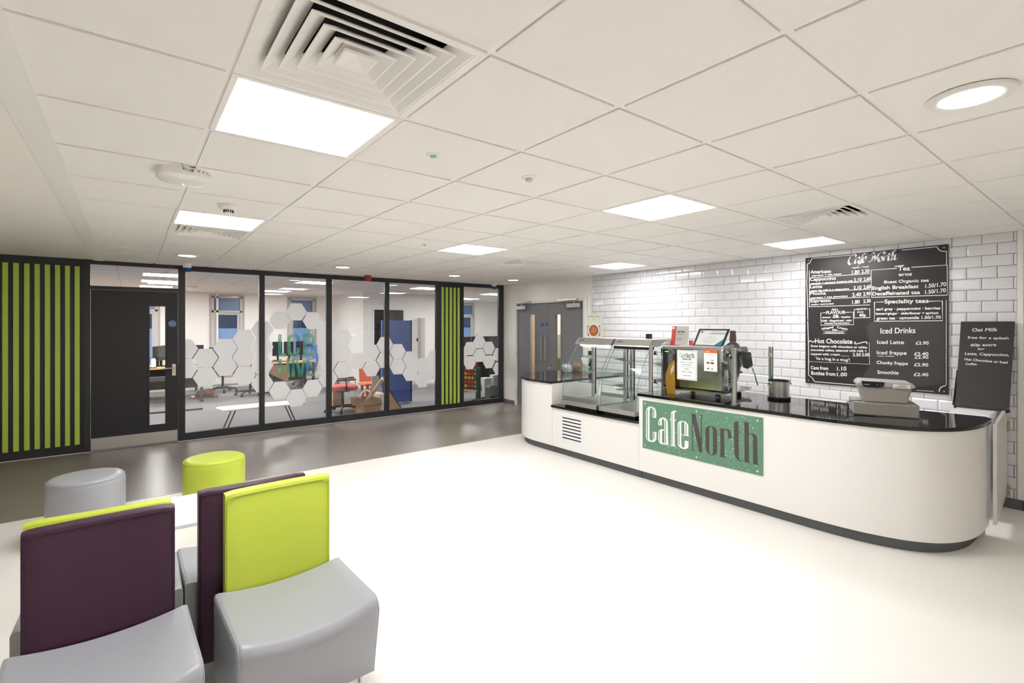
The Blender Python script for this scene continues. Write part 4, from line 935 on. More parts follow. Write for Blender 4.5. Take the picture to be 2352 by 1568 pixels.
m = MB(); write(m, 'CERTIFICATE', P(.48, .79, .0015), P(.92, .79, .0015), .008, (0, 0, 1), (0, 0, 0)); write(m, 'Cafe Proprietor', P(.38, .53, .0015), P(.66, .53, .0015), .007, (0, 0, 1), (0, 0, 0))
for f_, a_, b_ in ((.44, .25, .74), (.34, .28, .72), (.26, .26, .72), (.18, .36, .64)): quad(m, P, a_, f_, b_, f_+.012, .0015, .001)
m.build('lettering', mat('grey_ink', (150, 150, 150), .6), t, smooth=False)
MB().lathe([(0, -.002), (.010, -.002), (.010, 0)], P(.14, .82, .002), 16, 'X').build('emblem', mat('teal_dark', (60, 110, 130), .5), t)
q = onX(1681, 778, 4.78)
m = MB(); m.strip([[Vector((4.80+r_*math.cos(2*PI*k/14), q.y+r_*.8*math.sin(2*PI*k/14), z)) for k in range(14)] for r_, z in ((.025, 1.392), (.036, 1.42), (.038, 1.48), (.032, 1.52), (.034, 1.545), (.02, 1.55))]); m.poly([v.co.copy() for v in list(m.bm.verts)[-14:]])
tag(m.build('coffee_bag', mat('coffee_beans', (88, 68, 58), .6, noise=.5, nscale=90), bev=0), 'clear bag of roasted beans behind the certificate', 'bag')
# knock-out pot beside the screen
p = onZ(1789, 916, .895); t = thing('knock_box', (p.x, p.y, .8955), 'brushed steel knock-out pot with a black base next to the glass screen', 'pot')
R_ = .0945; MB().lathe([(R_+.004, 0), (R_+.006, .004), (R_+.006, .022), (R_, .026), (0, .026)], seg=36).build('rubber_base', M_BLACK, t, world=False)
MB().lathe([(R_-.004, .026), (R_-.004, .175), (R_-.008, .175), (R_-.008, .03)], seg=36).build('pot', M_STEEL, t, world=False)
MB().lathe([(R_-.001, .172), (R_+.001, .176), (R_-.001, .182), (R_-.010, .182), (R_-.010, .172)], seg=36).build('rubber_rim', M_BLACK, t, world=False)
for s_ in (-1, 1):
    d = Vector((.79, -.61, 0))*s_; MB().tube([d*(R_-.006)+Vector((0, 0, .15)), d*(R_+.02)+Vector((0, 0, .15))], .011, 12).build('bar_knob', M_CHROME, t, world=False)
# ---------------------------------------------------------------- cash register
a = onZ(1961, 951, .895); b = onZ(2112, 962, .895); ang = math.atan2(b.y-a.y, b.x-a.x); L = (b-a).length
TS = .018
tl = thing('cash_register', ((a.x+b.x)/2, (a.y+b.y)/2, .8955), 'pale grey cash register on the right part of the black worktop', 'till', rz=ang)
h = L/2
MB().box(-h, 0, 0, h, .36, .100).build('cash_drawer', M_TILLG, tl, world=False, bev=.004)
MB().box(-h+.004, -.004, .006, h-.004, .0, .092).build('drawer_front', mat('till_front', (152, 148, 143), .5), tl, world=False, bev=.002)
m = MB()
def ring(x, prof): return [Vector((x, y, z)) for y, z in prof]
low = [(.035, .104), (.30, .104), (.30, .20), (.015, .20)]
PR = [(.035, .103), (.30, .103), (.32, .18), (.30, .245), (.16, .262), (.02, .262), (.0, .235), (.005, .19)]
xs_ = [(-h+.055, .80), (-h+.03, .96), (-h+.022, 1.0), (h-.075, 1.0), (h-.055, .92), (h-.04, .78)]
PL = [(.035, .103), (.30, .103), (.31, .19), (.006, .19)]
MB().strip([]) if 0 else None
m = MB(); m.prism([(x, .03, z) for x, z in [(-h+.055+TS, .101), (h-.085+TS, .101), (h-.052+TS, .226), (-h+.022+TS, .226)]], (0, .26, 0)); m.build('printer_body', M_TILLG, tl, world=False, bev=.012, seg=3)
m = MB(); m.prism([(x+TS, .018, z) for x, z in [(-h+.010, .222), (h-.040, .222), (h-.036, .240), (h-.055, .262), (-h+.035, .270), (-h+.006, .248)]], (0, .27, 0)); m.build('printer_cover', M_TILLP, tl, world=False, bev=.010, seg=3)
m = MB(); m.prism([(x+TS, .012, z) for x, z in [(-h+.04, .232), (-h+.06, .222), (-h+.14, .220), (-h+.178, .230), (-h+.182, .264), (-h+.034, .268)]], (0, .10, 0)); cd = m.build('customer_display', mat('display_navy', (26, 30, 40), .2), tl, world=False, bev=.004)
m = MB(); write(m, 'CASIO', Vector((-h+.066, .0105, .238)), Vector((-h+.103, .0105, .237)), .007, (0, 0, 1), (0, 0, 0), bold=.0005); write(m, '--  ---', Vector((-h+.148, .0105, .238)), Vector((-h+.186, .0105, .237)), .007, (0, 0, 1), (0, 0, 0), bold=.0005); m.build('lettering', mat('pale_grey_ink', (190, 192, 196), .5), cd, world=False, smooth=False)
lbx = -h+.253
st = MB().box(lbx, .015, .220, lbx+.105, .018, .250).build('sticker', M_PAPER, tl, world=False, smooth=False)
m = MB(); m.box(lbx+.03, .0142, .238, lbx+.085, .0146, .2425)
for k in range(3): m.box(lbx+.01, .0142, .223+.004*k, lbx+.095, .0146, .2242+.004*k)
m.build('sticker_print', mat('ink_red', (130, 70, 70), .6), st, world=False, smooth=False)
MB().tube(catmull([(-h+.06, .05, .106), (-h-.02, .04, .10), (-h-.06, .02, .06), (-h-.03, -.02, .02), (-h+.03, -.035, .004), (-h+.14, -.03, .004)], 6), .003, 8).build('power_cable', M_BLACK, tl, world=False)
# small easel board by the gate
TL, TR = onX(2207, 738, 6.09), onX(2331, 738, 6.09); BL_, BR_ = onX(2194, 925, 5.93), onX(2318, 940, 5.93)
zt_, zb_ = (TL.z+TR.z)/2, (BL_.z+BR_.z)/2
TL = Vector((6.09, TL.y, zt_)); TR = Vector((6.09, TR.y, zt_)); BL_ = Vector((5.93, BL_.y, zb_)); BR_ = Vector((5.93, BR_.y, zb_))
ab = thing('chalk_easel', (6.0, (TL.y+TR.y)/2, .862), 'small portrait chalkboard about oat milk leaning on the tiled wall', 'chalkboard')
up = (TL-BL_).normalized(); rt = (TR-TL).normalized(); nr = rt.cross(up); nr = nr if nr.x < 0 else -nr
m = MB(); m.prism([TL, TR, BR_, BL_], -nr*.012); m.build('board', M_CHALK, ab, bev=.001)
bt = (BL_-up*.035); bt2 = (BR_-up*.035)
m = MB(); m.prism([BL_+nr*.002-up*.002, BR_+nr*.002-up*.002, BR_-up*.028+nr*.002, BL_-up*.028+nr*.002], -nr*.014); m.build('bottom_rail', M_BLACK, ab)
for s_, pt in ((0, BL_), (1, BR_)):
    foot = Vector((pt.x-.01, pt.y+(.0 if s_ == 0 else .02), .862)); m = MB(); m.tube([pt-up*.02-nr*.012, foot], .011, 8); m.build('leg', M_BLACK, ab)
f1 = Vector((6.08, TL.y+.02, .88)); MB().tube([TL-up*.45-nr*.02, Vector((6.06, BL_.y+.035, .863))], .010, 8).build('leg', M_BLACK, ab)
m = MB()
def oc(x, y): return (2180+x/6.535, 720+y/6.535)
def onB(u, v):
    d = _ray(u, v); n_ = nr; k = (TL-Vector((0, 0, CAMZ))).dot(n_)/d.dot(n_); return Vector((0, 0, CAMZ))+d*k
for s, x0, y0_, x1, y1_, hh in (('Oat Milk', 340, 270, 718, 265, 50), ('free for a splash', 275, 375, 890, 388, 34), ('60p extra', 320, 490, 705, 487, 38), ('for', 425, 545, 530, 543, 26), ('Latte, Cappuccino,', 235, 618, 895, 640, 38), ('Hot Chocolate or Iced', 230, 700, 870, 752, 34), ('Coffee.', 243, 770, 420, 774, 30)):
    A, B = onB(*oc(x0, y0_)), onB(*oc(x1, y1_)); dd = math.hypot(A.x*_vx+A.y*_vy, 0)
    m = MB(); write(m, s, A+nr*.001, B+nr*.001, hh/6.535*dd/F_PX, up, (0, 0, 0), shear=.12, bold=.0012)
    m.build('writing_line', M_CHALKW, ab, smooth=False)
# ================================================================ MENU BOARD
XB = 6.104
p = [onX(1850, 592, XB), onX(2178, 561, XB), onX(2177, 905, XB), onX(1850, 880, XB)]
by1, by0, bz1, bz0 = p[0].y, p[1].y, (p[0].z+p[1].z)/2, (p[2].z+p[3].z)/2
mbd = thing('menu_board', (XB, (by0+by1)/2, bz0), 'large hand-lettered Cafe North menu chalkboard on the white tiled wall', 'menu board')
box('board', (XB, by0, bz0, XB+.014, by1, bz1), M_CHALK, mbd, smooth=False)
def b6(x, y): return (1830+x/4.238, 550+y/4.238)
XW = XB-.0012
def onW(x, y): return onX(*b6(x, y), XW)
def T_(mb, s, x0, y0, x1, y1, h, b=.0016, sh=0):
    A, B = onW(x0, y0), onW(x1, y1); d = A.x*_vx+A.y*_vy; write(mb, s, A, B, h/4.238*d/F_PX, (0, 0, 1), (0, 0, 0), shear=sh, bold=b)
def S_(mb, pts, w=.0075, smooth=False):
    P = [onW(*q) for q in pts]; P = catmull(P, 6) if smooth else P; stroke(mb, P, w, (-1, 0, 0), 0)
def D_(mb, a, b, n, w=.006):
    A, B = onW(*a), onW(*b)
    for i in range(n):
        q = A.lerp(B, i/(n-1)); mb.box(XW-.0003, q.y-w/2, q.z-w/2, XW, q.y+w/2, q.z+w/2)
m = MB()
S_(m, [(103, 240), (98, 420), (104, 600), (108, 780)]); S_(m, [(107, 790), (115, 1060), (115, 1322)]); S_(m, [(102, 238), (128, 225), (145, 185)], smooth=True); D_(m, (152, 184), (555, 148), 70)
S_(m, [(1022, 103), (1365, 70)]); S_(m, [(1365, 70), (1380, 95), (1410, 112), (1462, 115)], smooth=True); D_(m, (1458, 118), (1458, 245), 26)
S_(m, [(115, 1320), (150, 1345), (172, 1382)], smooth=True); S_(m, [(172, 1382), (590, 1417)]); D_(m, (1170, 1467), (1330, 1477), 16); S_(m, [(1385, 1482), (1400, 1440), (1452, 1418)], smooth=True); D_(m, (1455, 590), (1455, 1410), 90)
m.build('border_line', M_CHALKW, mbd, smooth=False)
# title, drawn with a broad nib
m = MB(); nib = Vector((0, -.0085, .0060))
def nibpath(pts):
    P = catmull([onW(*q) for q in pts], 7); a_ = [m.bm.verts.new(q+nib) for q in P]; b_ = [m.bm.verts.new(q-nib) for q in P]
    for i in range(len(P)-1): m._f([a_[i], b_[i], b_[i+1], a_[i+1]])
for pts in ([(572, 172), (578, 152), (562, 146), (530, 160), (508, 195), (505, 228), (525, 242), (552, 222)],
            [(618, 182), (600, 172), (578, 190), (566, 218), (572, 232), (592, 215), (612, 188), (602, 222), (610, 232), (624, 220)],
            [(668, 140), (652, 138), (640, 160), (628, 205), (616, 240), (596, 252)], [(622, 180), (652, 174)],
            [(640, 212), (660, 200), (676, 180), (668, 165), (650, 180), (640, 208), (650, 226), (672, 212)],
            [(706, 212), (722, 214), (735, 190), (750, 140), (738, 132), (720, 150)], [(750, 140), (762, 170), (770, 214)], [(770, 214), (786, 170), (802, 132), (822, 124)],
            [(818, 168), (800, 180), (796, 204), (810, 212), (830, 196), (836, 172), (818, 168)],
            [(848, 168), (856, 162), (846, 206)], [(852, 182), (866, 162), (880, 158)],
            [(902, 130), (892, 180), (894, 202), (910, 196)], [(882, 158), (918, 152)],
            [(958, 112), (940, 108), (934, 150), (924, 200)], [(928, 180), (948, 152), (958, 158), (952, 190), (966, 194), (978, 182)]): nibpath(pts)
for x, y in ((585, 138), (713, 132), (985, 122)): D_(m, (x, y), (x+.1, y), 2, .013)
c_ = onW(852, 128); m.poly([c_+Vector((0, .022*(1 if k % 2 == 0 else .42)*math.cos(PI/2+k*PI/5), .022*(1 if k % 2 == 0 else .42)*math.sin(PI/2+k*PI/5))) for k in range(10)])
tag(m.build('title_lettering', M_CHALKW, mbd, smooth=False), 'white calligraphic title Cafe North')
m = MB(); B0 = .0020
T_(m, 'regular / large', 535, 282, 702, 268, 14, .001, .2)
for s, x0, y0, x1, y1, h in (('Americano', 135, 332, 333, 324, 32), ('Cappuccino', 130, 404, 380, 391, 32), ('Latte', 130, 475, 246, 470, 30), ('Mocha', 130, 540, 283, 535, 26), ('Espresso', 133, 612, 330, 606, 28)): T_(m, s, x0, y0, x1, y1, h, B0)
for s, x0, y0, x1, y1, h in (('espresso + hot water', 145, 358, 437, 340, 13), ('espresso + steamed, frothed milk', 135, 435, 546, 410, 13), ('twice the milk in a cappuccino', 134, 505, 508, 485, 12), ('espresso + hot chocolate', 134, 575, 495, 556, 13), ('steam extracted', 138, 640, 358, 630, 13)): T_(m, s, x0, y0, x1, y1, h, .0018)
for s, x0, y0, x1, y1 in (('1.80', 537, 336, 610, 331), ('2.30', 630, 328, 706, 322), ('2.10', 556, 412, 630, 405), ('2.60', 650, 404, 718, 398), ('2.10', 553, 487, 628, 482), ('2.60', 650, 480, 718, 474), ('2.40', 540, 556, 625, 550), ('2.90', 647, 548, 716, 542), ('1.80', 540, 627, 612, 622), ('2.30', 648, 618, 718, 612)): T_(m, s, x0, y0, x1, y1, 33, .0018)
for y0, y1 in ((372, 330), (440, 408), (510, 483), (582, 558), (654, 636)): S_(m, [(120, y0), (712, y1)], .0055)
S_(m, [(122, 300), (124, 654)], .0055)
m.build('coffee_list', M_CHALKW, mbd, smooth=False)
m = MB()
T_(m, 'Tea', 985, 303, 1100, 300, 40, .003); S_(m, [(952, 262), (1045, 250)], .009); T_(m, 'eros', 992, 356, 1118, 350, 32, .002); T_(m, 'finest Organic tea', 845, 428, 1283, 410, 28, .0018, .15)
T_(m, 'English Breakfast', 735, 490, 1183, 472, 32, .0026); T_(m, 'Decaffeinated tea', 735, 545, 1198, 530, 32, .0026); T_(m, '1.50/1.70', 1252, 472, 1453, 452, 36, .0018); T_(m, '1.50/1.70', 1250, 530, 1450, 512, 36, .0018)
S_(m, [(975, 280), (724, 297), (727, 562), (1466, 540), (1464, 248), (1116, 270)], .0075)
m.build('tea_list', M_CHALKW, mbd, smooth=False)
m = MB()
T_(m, 'Speciality teas', 855, 622, 1280, 615, 36, .0026); T_(m, 'earl gray · peppermint · berries', 772, 690, 1395, 680, 24, .0022); T_(m, 'lemon+ginger · elderflower + apricot', 770, 732, 1377, 725, 21, .0022); T_(m, 'green tea · camomile 1.50/1.70', 778, 780, 1400, 770, 26, .0022)
S_(m, [(848, 606), (756, 610), (757, 795), (1419, 790), (1417, 597), (1282, 601)], .0075)
m.build('speciality_tea_list', M_CHALKW, mbd, smooth=False)
for s, x0, y0, x1, y1, h, b_ in (('Iced Drinks', 815, 915, 1153, 910, 52, .0017), ('Iced Latte', 783, 1015, 1043, 1017, 34, .0017), ('£2.90', 1158, 1022, 1283, 1022, 30, .0018), ('Iced frappe', 780, 1116, 1068, 1122, 34, .0017), ('-with coffee-', 778, 1138, 955, 1141, 10, .0008), ('£2.40', 1143, 1128, 1280, 1128, 30, .0022), ('£2.90', 1150, 1160, 1280, 1160, 26, .0018),
    ('Chunky frappe', 778, 1210, 1080, 1222, 30, .0017), ('£2.90', 1143, 1233, 1278, 1235, 30, .0020), ('Smoothie', 785, 1306, 990, 1314, 34, .0017), ('£2.40', 1140, 1328, 1278, 1330, 30, .0020)):
    m = MB(); T_(m, s, x0, y0, x1, y1, h, b_); m.build('iced_drinks_line', M_CHALKW, mbd, smooth=False)
m = MB()
for s, x0, y0, x1, y1, h, b_ in (('Add a', 338, 692, 403, 688, 20, .0012), ('FLAVOUR', 288, 725, 472, 722, 28, .002), ('60p', 355, 747, 405, 745, 16, .0018), ('caramel · vanilla · hazelnut', 247, 765, 523, 760, 15, .0018), ('Chilli · Gingerbread · mint', 240, 800, 533, 795, 17, .0018), ('toasted marshmallow', 268, 821, 517, 818, 13, .0018),
    ('extra', 583, 686, 675, 680, 18, .0018), ('shot', 588, 712, 650, 710, 15, .001), ('60p', 610, 748, 670, 748, 26, .002), ('Whipped', 240, 882, 355, 860, 20, .0018), ('Cream', 392, 862, 493, 882, 20, .0018), ('55p', 345, 886, 395, 886, 16, .0016)): T_(m, s, x0, y0, x1, y1, h, b_)
S_(m, [(285, 712), (234, 715), (235, 833), (553, 828), (550, 705), (475, 708)], .0065); S_(m, [(582, 678), (560, 680), (560, 762), (712, 758), (710, 672), (680, 674)], .0065)
for a_, b_ in (((255, 893), (475, 890)), ((255, 915), (475, 914))): S_(m, [a_, b_], .004)
T_(m, 'MARSHMALLOWS', 275, 911, 455, 911, 11, .0012)
m.build('flavour_list', M_CHALKW, mbd, smooth=False)
m = MB()
for s, x0, y0, x1, y1, h, b_ in (('Hot Chocolate', 178, 1008, 540, 1015, 42, .0024), ('finest belgium milk chocolate or white', 135, 1045, 683, 1060, 20, .0018), ('chocolate callets, steamed with milk +', 135, 1083, 680, 1096, 20, .0018), ('topped with cream ____', 135, 1122, 512, 1132, 20, .0018), ('2.50', 545, 1136, 622, 1136, 30, .0018), ('3.00', 635, 1136, 705, 1136, 30, .0018),
    ("'its a hug in a mug'!", 185, 1168, 515, 1186, 26, .0016), ('Cans from', 137, 1262, 305, 1270, 32, .0024), ('1.10', 392, 1275, 480, 1275, 36, .0024), ('Bottles from', 140, 1315, 375, 1327, 34, .0024), ('1.00', 392, 1330, 487, 1330, 34, .0024)): T_(m, s, x0, y0, x1, y1, h, b_)
S_(m, [(118, 995), (135, 985), (155, 998), (175, 985)], .009, True); S_(m, [(575, 995), (562, 1005), (580, 1015), (650, 998), (680, 998), (683, 1015)], .009, True); S_(m, [(118, 1186), (700, 1213)], .003); D_(m, (706, 1002), (709, 1212), 30, .005)
m.build('hot_chocolate_list', M_CHALKW, mbd, smooth=False)
m = MB()
sm = [(690, 830), (740, 800), (1000, 800), (1440, 810), (1440, 1400), (1180, 1430), (960, 1400), (650, 1345), (655, 1300), (700, 1260), (712, 1210), (715, 1010), (690, 930), (680, 880)]
m.poly([onX(*b6(*q), XB-.0005) for q in sm]); tag(m.build('wiped_patch', mat('wiped_chalk', (58, 56, 57), .6, noise=.08, nscale=5), mbd, smooth=False), 'lighter wiped patch of chalkboard')
for y, z in ((by1-.03, bz0+.03), (by1-.03, bz1-.03), (by0+.03, bz0+.03), (by0+.03, bz1-.03)): MB().lathe([(0, -.003), (.006, -.002), (.007, 0)], (XB, y, z), 12, 'X').build('screw', M_STEELD, mbd)
# ================================================================ SEATING
def make_chair(label, back_mat):
    """low lounge chair; local frame: sits facing -Y, origin on the floor under the join of seat and back"""
    t = thing('lounge_chair', (0, 0, 0), label, 'chair')
    W, Dp, zb, zt = .542, .488, .105, .455
    rings = []; xs_ = []; r_ = .022
    for k in range(5): xs_.append((-W/2+r_*(1-math.cos(PI/2*k/4)), r_*(1-math.sin(PI/2*k/4))))
    for k in range(1, 12): xs_.append((-W/2+r_+(W-2*r_)*k/12, 0))
    xs_ += [(-x, i) for x, i in xs_[:5][::-1]]
    for x, ins in xs_:
        q = 1-(2*x/W)**2; zt_ = zt-.032*q-ins; bow = .022*q-ins
        P = [(0, zb), (-Dp+.075, zb), (-Dp+.062+ins, zb+.012)]
        R_ = .058
        for k in range(8):
            a = PI/2*k/7; P.append((-Dp-bow+R_*(1-math.cos(a))+.012*(1-k/7), zt_-R_+R_*math.sin(a)))
        P += [(-.20, zt_-.003), (0, zt_)]
        rings.append([Vector((x, y, z)) for y, z in P])
    m = MB(); m.strip(rings); m.poly(rings[0]); m.poly(rings[-1])
    st = m.build('seat', M_GREYL, t, world=False, ang=80)
    for ri in (2, -3):
        MB().tube([Vector((p.x, p.y, p.z)) for p in rings[ri][2:]], .0022, 6).build('piping', M_GREYL, st, world=False)
    # back
    Wb, zb0, zb1, th, y0 = .452, .10, .868, .064, .004
    nx, nz = 12, 3
    def yc(x): return y0+.012*(1-(2*x/Wb)**2)
    m = MB(); R = []
    for i in range(nx+1):
        x = -Wb/2+Wb*i/nx; y = yc(x); e = .010 if i in (0, nx) else 0
        R.append([Vector((x, y+e*.6, zb0)), Vector((x, y+e*.6, zb1-.016)), Vector((x, y+.010, zb1-e*.5)), Vector((x, y+th-.010, zb1-e*.5)), Vector((x, y+th-e*.6, zb1-.016)), Vector((x, y+th-e*.6, zb0))])
    m.strip(R); m.poly(R[0]); m.poly(R[-1])
    bk = m.build('backrest', back_mat, t, world=False, ang=50, bev=.008, seg=3)
    for off in (-.001, th+.001):
        path = [Vector((-Wb/2+.006, yc(-Wb/2)+off+(.004 if off < 0 else -.004), z)) for z in (zb0, .4, .7, zb1-.03)]
        path += [Vector((-Wb/2+.012+(Wb-.024)*k/10, yc(-Wb/2+Wb*k/10)+off, zb1-.017)) for k in range(11)]
        path += [Vector((Wb/2-.006, yc(Wb/2)+off+(.004 if off < 0 else -.004), z)) for z in (zb1-.03, .7, .4, zb0)]
        MB().tube(path, .0022, 6).build('piping', back_mat, bk, world=False)
    for x in (-W/2+.05, W/2-.05):
        for y in (-Dp+.10, -.02): MB().lathe([(.016, 0), (.018, .004), (.018, .012), (.013, .016), (.013, .107), (0, .107)], (x, y, 0), 18).build('leg', M_CHROME, t, world=False)
    return t
cA_ = make_chair('lounge chair with a lime green back and grey seat, facing the viewer on the right', M_LIMEL)
cB_ = make_chair('lounge chair with a purple back and grey seat, facing the viewer on the left', M_PURPLE)
cA_.location = (.556, 2.462, 0); cA_.rotation_euler = (0, 0, math.radians(2))
cB_.location = (-.078, 2.432, 0); cB_.rotation_euler = (0, 0, math.radians(1.5))
dup(cB_, (.466, 2.632, 0), PI+math.radians(.5), 'lounge chair with a purple back, turned away behind the lime green backed chair')
dup(cA_, (-.084, 2.606, 0), PI-math.radians(1), 'lounge chair with a lime green back, turned away behind the purple backed chair')
def stool(u, v, mt, label):
    p = onZ(u, v, .455); t = thing('round_stool', (p.x, p.y, 0), label, 'stool')
    r = .236
    MB().lathe([(0, .012), (r-.02, .012), (r-.006, .03), (r, .10), (r+.001, .40), (r-.003, .428), (r-.010, .438), (0, .438)], seg=56).build('body', mt, t, world=False, ang=50)
    MB().lathe([(0, .434), (r-.010, .436), (r-.012, .445), (r-.022, .452), (r-.06, .456), (0, .457)], seg=56).build('cushion', mt, t, world=False, ang=60)
    MB().tube([(( r-.006)*math.cos(2*PI*k/48), (r-.006)*math.sin(2*PI*k/48), .437) for k in range(48)], .0038, 6, closed=True).build('piping', mt, t, world=False)
    MB().lathe([(r-.03, 0), (r-.03, .014), (0, .014)], seg=40).build('base', M_BLACK, t, world=False)
stool(199, 1091, M_GREYL, 'round grey leather stool beside the low white table')
stool(493, 1048, M_LIMEL, 'round lime green leather stool behind the low white table')
def coffee_table(x0, y0, x1, y1, label):
    t = thing('coffee_table', ((x0+x1)/2, (y0+y1)/2, 0), label, 'table')
    m = MB(); m.prism([(x, y, .428) for x, y in rrect(x0, y0, x1, y1, .055, 8)], (0, 0, .022)); m.build('top', M_TABLE, t, bev=.003)
    for x in (x0+.07, x1-.07):
        for y in (y0+.07, y1-.07): MB().tube([(x, y, .0), (x, y, .428)], .018, 14).build('leg', M_CHROME, t)
q = onZ(1022, 1537, .45)
coffee_table(-.25, 3.42, .93, 4.01, 'low white table behind the lounge chairs, in front of the round stools')
coffee_table(-.25, q.y-.58, q.x+.012, q.y+.02, 'low white table with a rounded corner just peeping in at the bottom edge')
# ================================================================ OFFICE CONTENTS
def onF(u, v): return onZ(u, v, 0)
# long low white table close to the glass
t = thing('low_table', (1.65, 8.6, 0), 'long low white table standing close behind the glass in the office', 'table')
zt = .345; P = [onZ(495, 934, zt), onZ(508, 946, zt), onZ(690, 929, zt), onZ(706, 924, zt), onZ(700, 920, zt), onZ(660, 919, zt)]
x0, x1 = P[0].x, P[3].x; y1 = min(P[0].y, 8.95); y0 = 8.36
m = MB(); m.prism([(x, y, zt-.02) for x, y in [(x0+.05, y0), (x1-.12, y0), (x1, y0+.12), (x1-.05, y1), (x0+.03, y1), (x0-.02, y1-.12)]], (0, 0, .02)); m.build('top', mat('white_gloss', (244, 246, 244), .4), t, bev=.003)
for x, dx in ((x0+.22, -.13), (x1-.28, .13)):
    for y in (y0+.08, y1-.08): MB().tube([(x, y, zt-.02), (x+dx, y+(.0), 0)], .010, 8).build('leg', mat('dark_chrome', (.16, .16, .17), .2, 1), t)
for u, lab in ((525, 'white printed sheet on the left of the low office table'), (640, 'white printed sheet on the right of the low office table')):
    q = onZ(u, 934-(u-525)*.09, zt); s = tag(MB().box(q.x-.13, q.y-.07, zt+.0005, q.x+.13, q.y+.08, zt+.0025).build('paper_sheet', M_PAPER), lab, 'paper')
# desks
def desk(x0, y0, x1, y1, label):
    t = thing('desk', ((x0+x1)/2, (y0+y1)/2, 0), label, 'desk')
    box('top', (x0, y0, .715, x1, y1, .74), M_WOOD, t, bev=.002)
    for x in (x0+.05, x1-.05): MB().box(x-.025, y0+.08, 0, x+.025, y0+.14, .715).box(x-.025, y1-.14, 0, x+.025, y1-.08, .715).box(x-.025, y0+.02, 0, x+.025, y1-.02, .04).build('leg_frame', mat('desk_leg', (66, 66, 70), .5), t)
    box('modesty_panel', (x0+.08, (y0+y1)/2-.01, .25, x1-.08, (y0+y1)/2+.01, .70), mat('dark_panel', (60, 58, 60), .7), t)
    return t
def monitor(x, y, z, rz, label, w=.50, h=.30, back=False):
    t = thing('monitor', (x, y, z), label, 'monitor', rz=rz)
    MB().box(-w/2, -.012, .13, w/2, .012, .13+h).build('screen', M_BLACK, t, world=False, bev=.004)
    MB().box(-w/2+.012, -.0135, .145, w/2-.012, -.012, .13+h-.012).build('display', mat('screen_dark', (30, 34, 44), .15), t, world=False, smooth=False)
    MB().box(-.02, .014, .01, .02, .05, .26).box(-.11, -.06, 0, .11, .10, .012).build('stand', M_BLACK, t, world=False)
    return t
def task_chair(x, y, rz, label, mt, back=True, zs=.47):
    t = thing('office_chair', (x, y, 0), label, 'chair', rz=rz)
    for k in range(5):
        a = 2*PI*k/5+.3; d = Vector((math.cos(a), math.sin(a), 0)); l = MB(); l.tube([(0, 0, .11), d*.15+Vector((0, 0, .105)), d*.30+Vector((0, 0, .075))], [.025, .022, .016], 8); o = l.build('base_arm', M_BLACK, t, world=False)
        nn = Vector((-d.y, d.x, 0)); MB().tube([d*.30+nn*.022+Vector((0, 0, .03)), d*.30-nn*.022+Vector((0, 0, .03))], .03, 12).build('castor', M_BLACK, o, world=False)
    MB().tube([(0, 0, .08), (0, 0, zs-.05)], .026, 12).build('gas_lift', M_BLACK, t, world=False)
    m = MB(); m.prism([(a, b, zs-.05) for a, b in rrect(-.25, -.24, .25, .24, .12, 6)], (0, 0, .085)); m.build('seat', mt, t, world=False, bev=.028, seg=4)
    MB().box(-.12, -.10, zs-.085, .12, .12, zs-.05).build('seat_plate', M_BLACK, t, world=False, bev=.01)
    if back:
        MB().tube(catmull([(0, .12, zs-.06), (0, .27, zs-.03), (0, .30, zs+.12), (0, .29, zs+.25)], 4), .02, 8).build('back_stem', M_BLACK, t, world=False)
        m = MB(); R = []
        for i in range(7):
            z = zs+.08+.52*i/6; w_ = .21-.05*abs(i/6-.45)*1.4; R.append([Vector((w_*math.cos(2*PI*k/20), .27+.035*math.sin(2*PI*k/20)-.05*math.cos(2*PI*k/20)**2*.6+.02*math.sin(i), z)) for k in range(20)])
        m.strip(R); m.poly(R[0]); m.poly(R[-1]); m.build('backrest', mt, t, world=False, bev=.01)
    for s_ in (-1, 1): MB().tube([(s_*.20, 0, zs-.05), (s_*.29, 0, zs), (s_*.29, .02, zs+.18)], .014, 8).box(s_*.29-.03, -.12, zs+.18, s_*.29+.03, .12, zs+.205).build('armrest', M_BLACK, t, world=False)
    return t
desk(-.6, 12.1, 1.25, 13.4, 'beech office desk seen through the black door vision panel')
desk(2.55, 12.2, 3.55, 13.5, 'beech desk behind the coloured window lettering')
tag(MB().prism([onY(620, 838, 12.15), onY(662, 838, 12.15), onY(663, 878, 12.15), onY(619, 858, 12.15)], (0, .02, 0)).build('leaning_board', mat('brown_board', (150, 116, 92), .7)), 'brown board leaning in front of the office desk', 'board')
for i, (u, yy, rz, l) in enumerate(((366, 12.5, 1.1, 'monitor turned sideways on the desk seen through the door vision panel'), (374, 12.8, 1.2, 'second sideways monitor on the desk behind the door vision panel'), (437, 12.7, .1, 'monitor with its back to the glass beside the first hexagons'))):
    q = onY(u, 800, yy); monitor(q.x, yy, .7405, rz+PI*(i == 2), l)
for u, yy, l in ((637, 12.7, 'left black monitor behind the letter L'), (663, 12.6, 'middle black monitor behind the letter C'), (690, 12.9, 'right black monitor behind the letter B')):
    q = onY(u, 800, yy); monitor(q.x, yy, .7405, PI+.1, l, .22, .34)
q = onY(345, 830, 12.4); t = MB().lathe([(.04, 0), (.04, .17), (.02, .20), (0, .20)], (q.x+.05, 12.3, .7405), 20); tag(t.build('white_bottle', M_WHITEP), 'white bottle on the desk seen through the door vision panel', 'bottle')
q = onY(340, 838, 12.25); tag(MB().box(q.x-.05, 12.2, .7405, q.x+.14, 12.33, .756).build('black_keyboard', M_BLACK, bev=.003), 'black keyboard at the desk edge behind the door vision panel', 'keyboard')
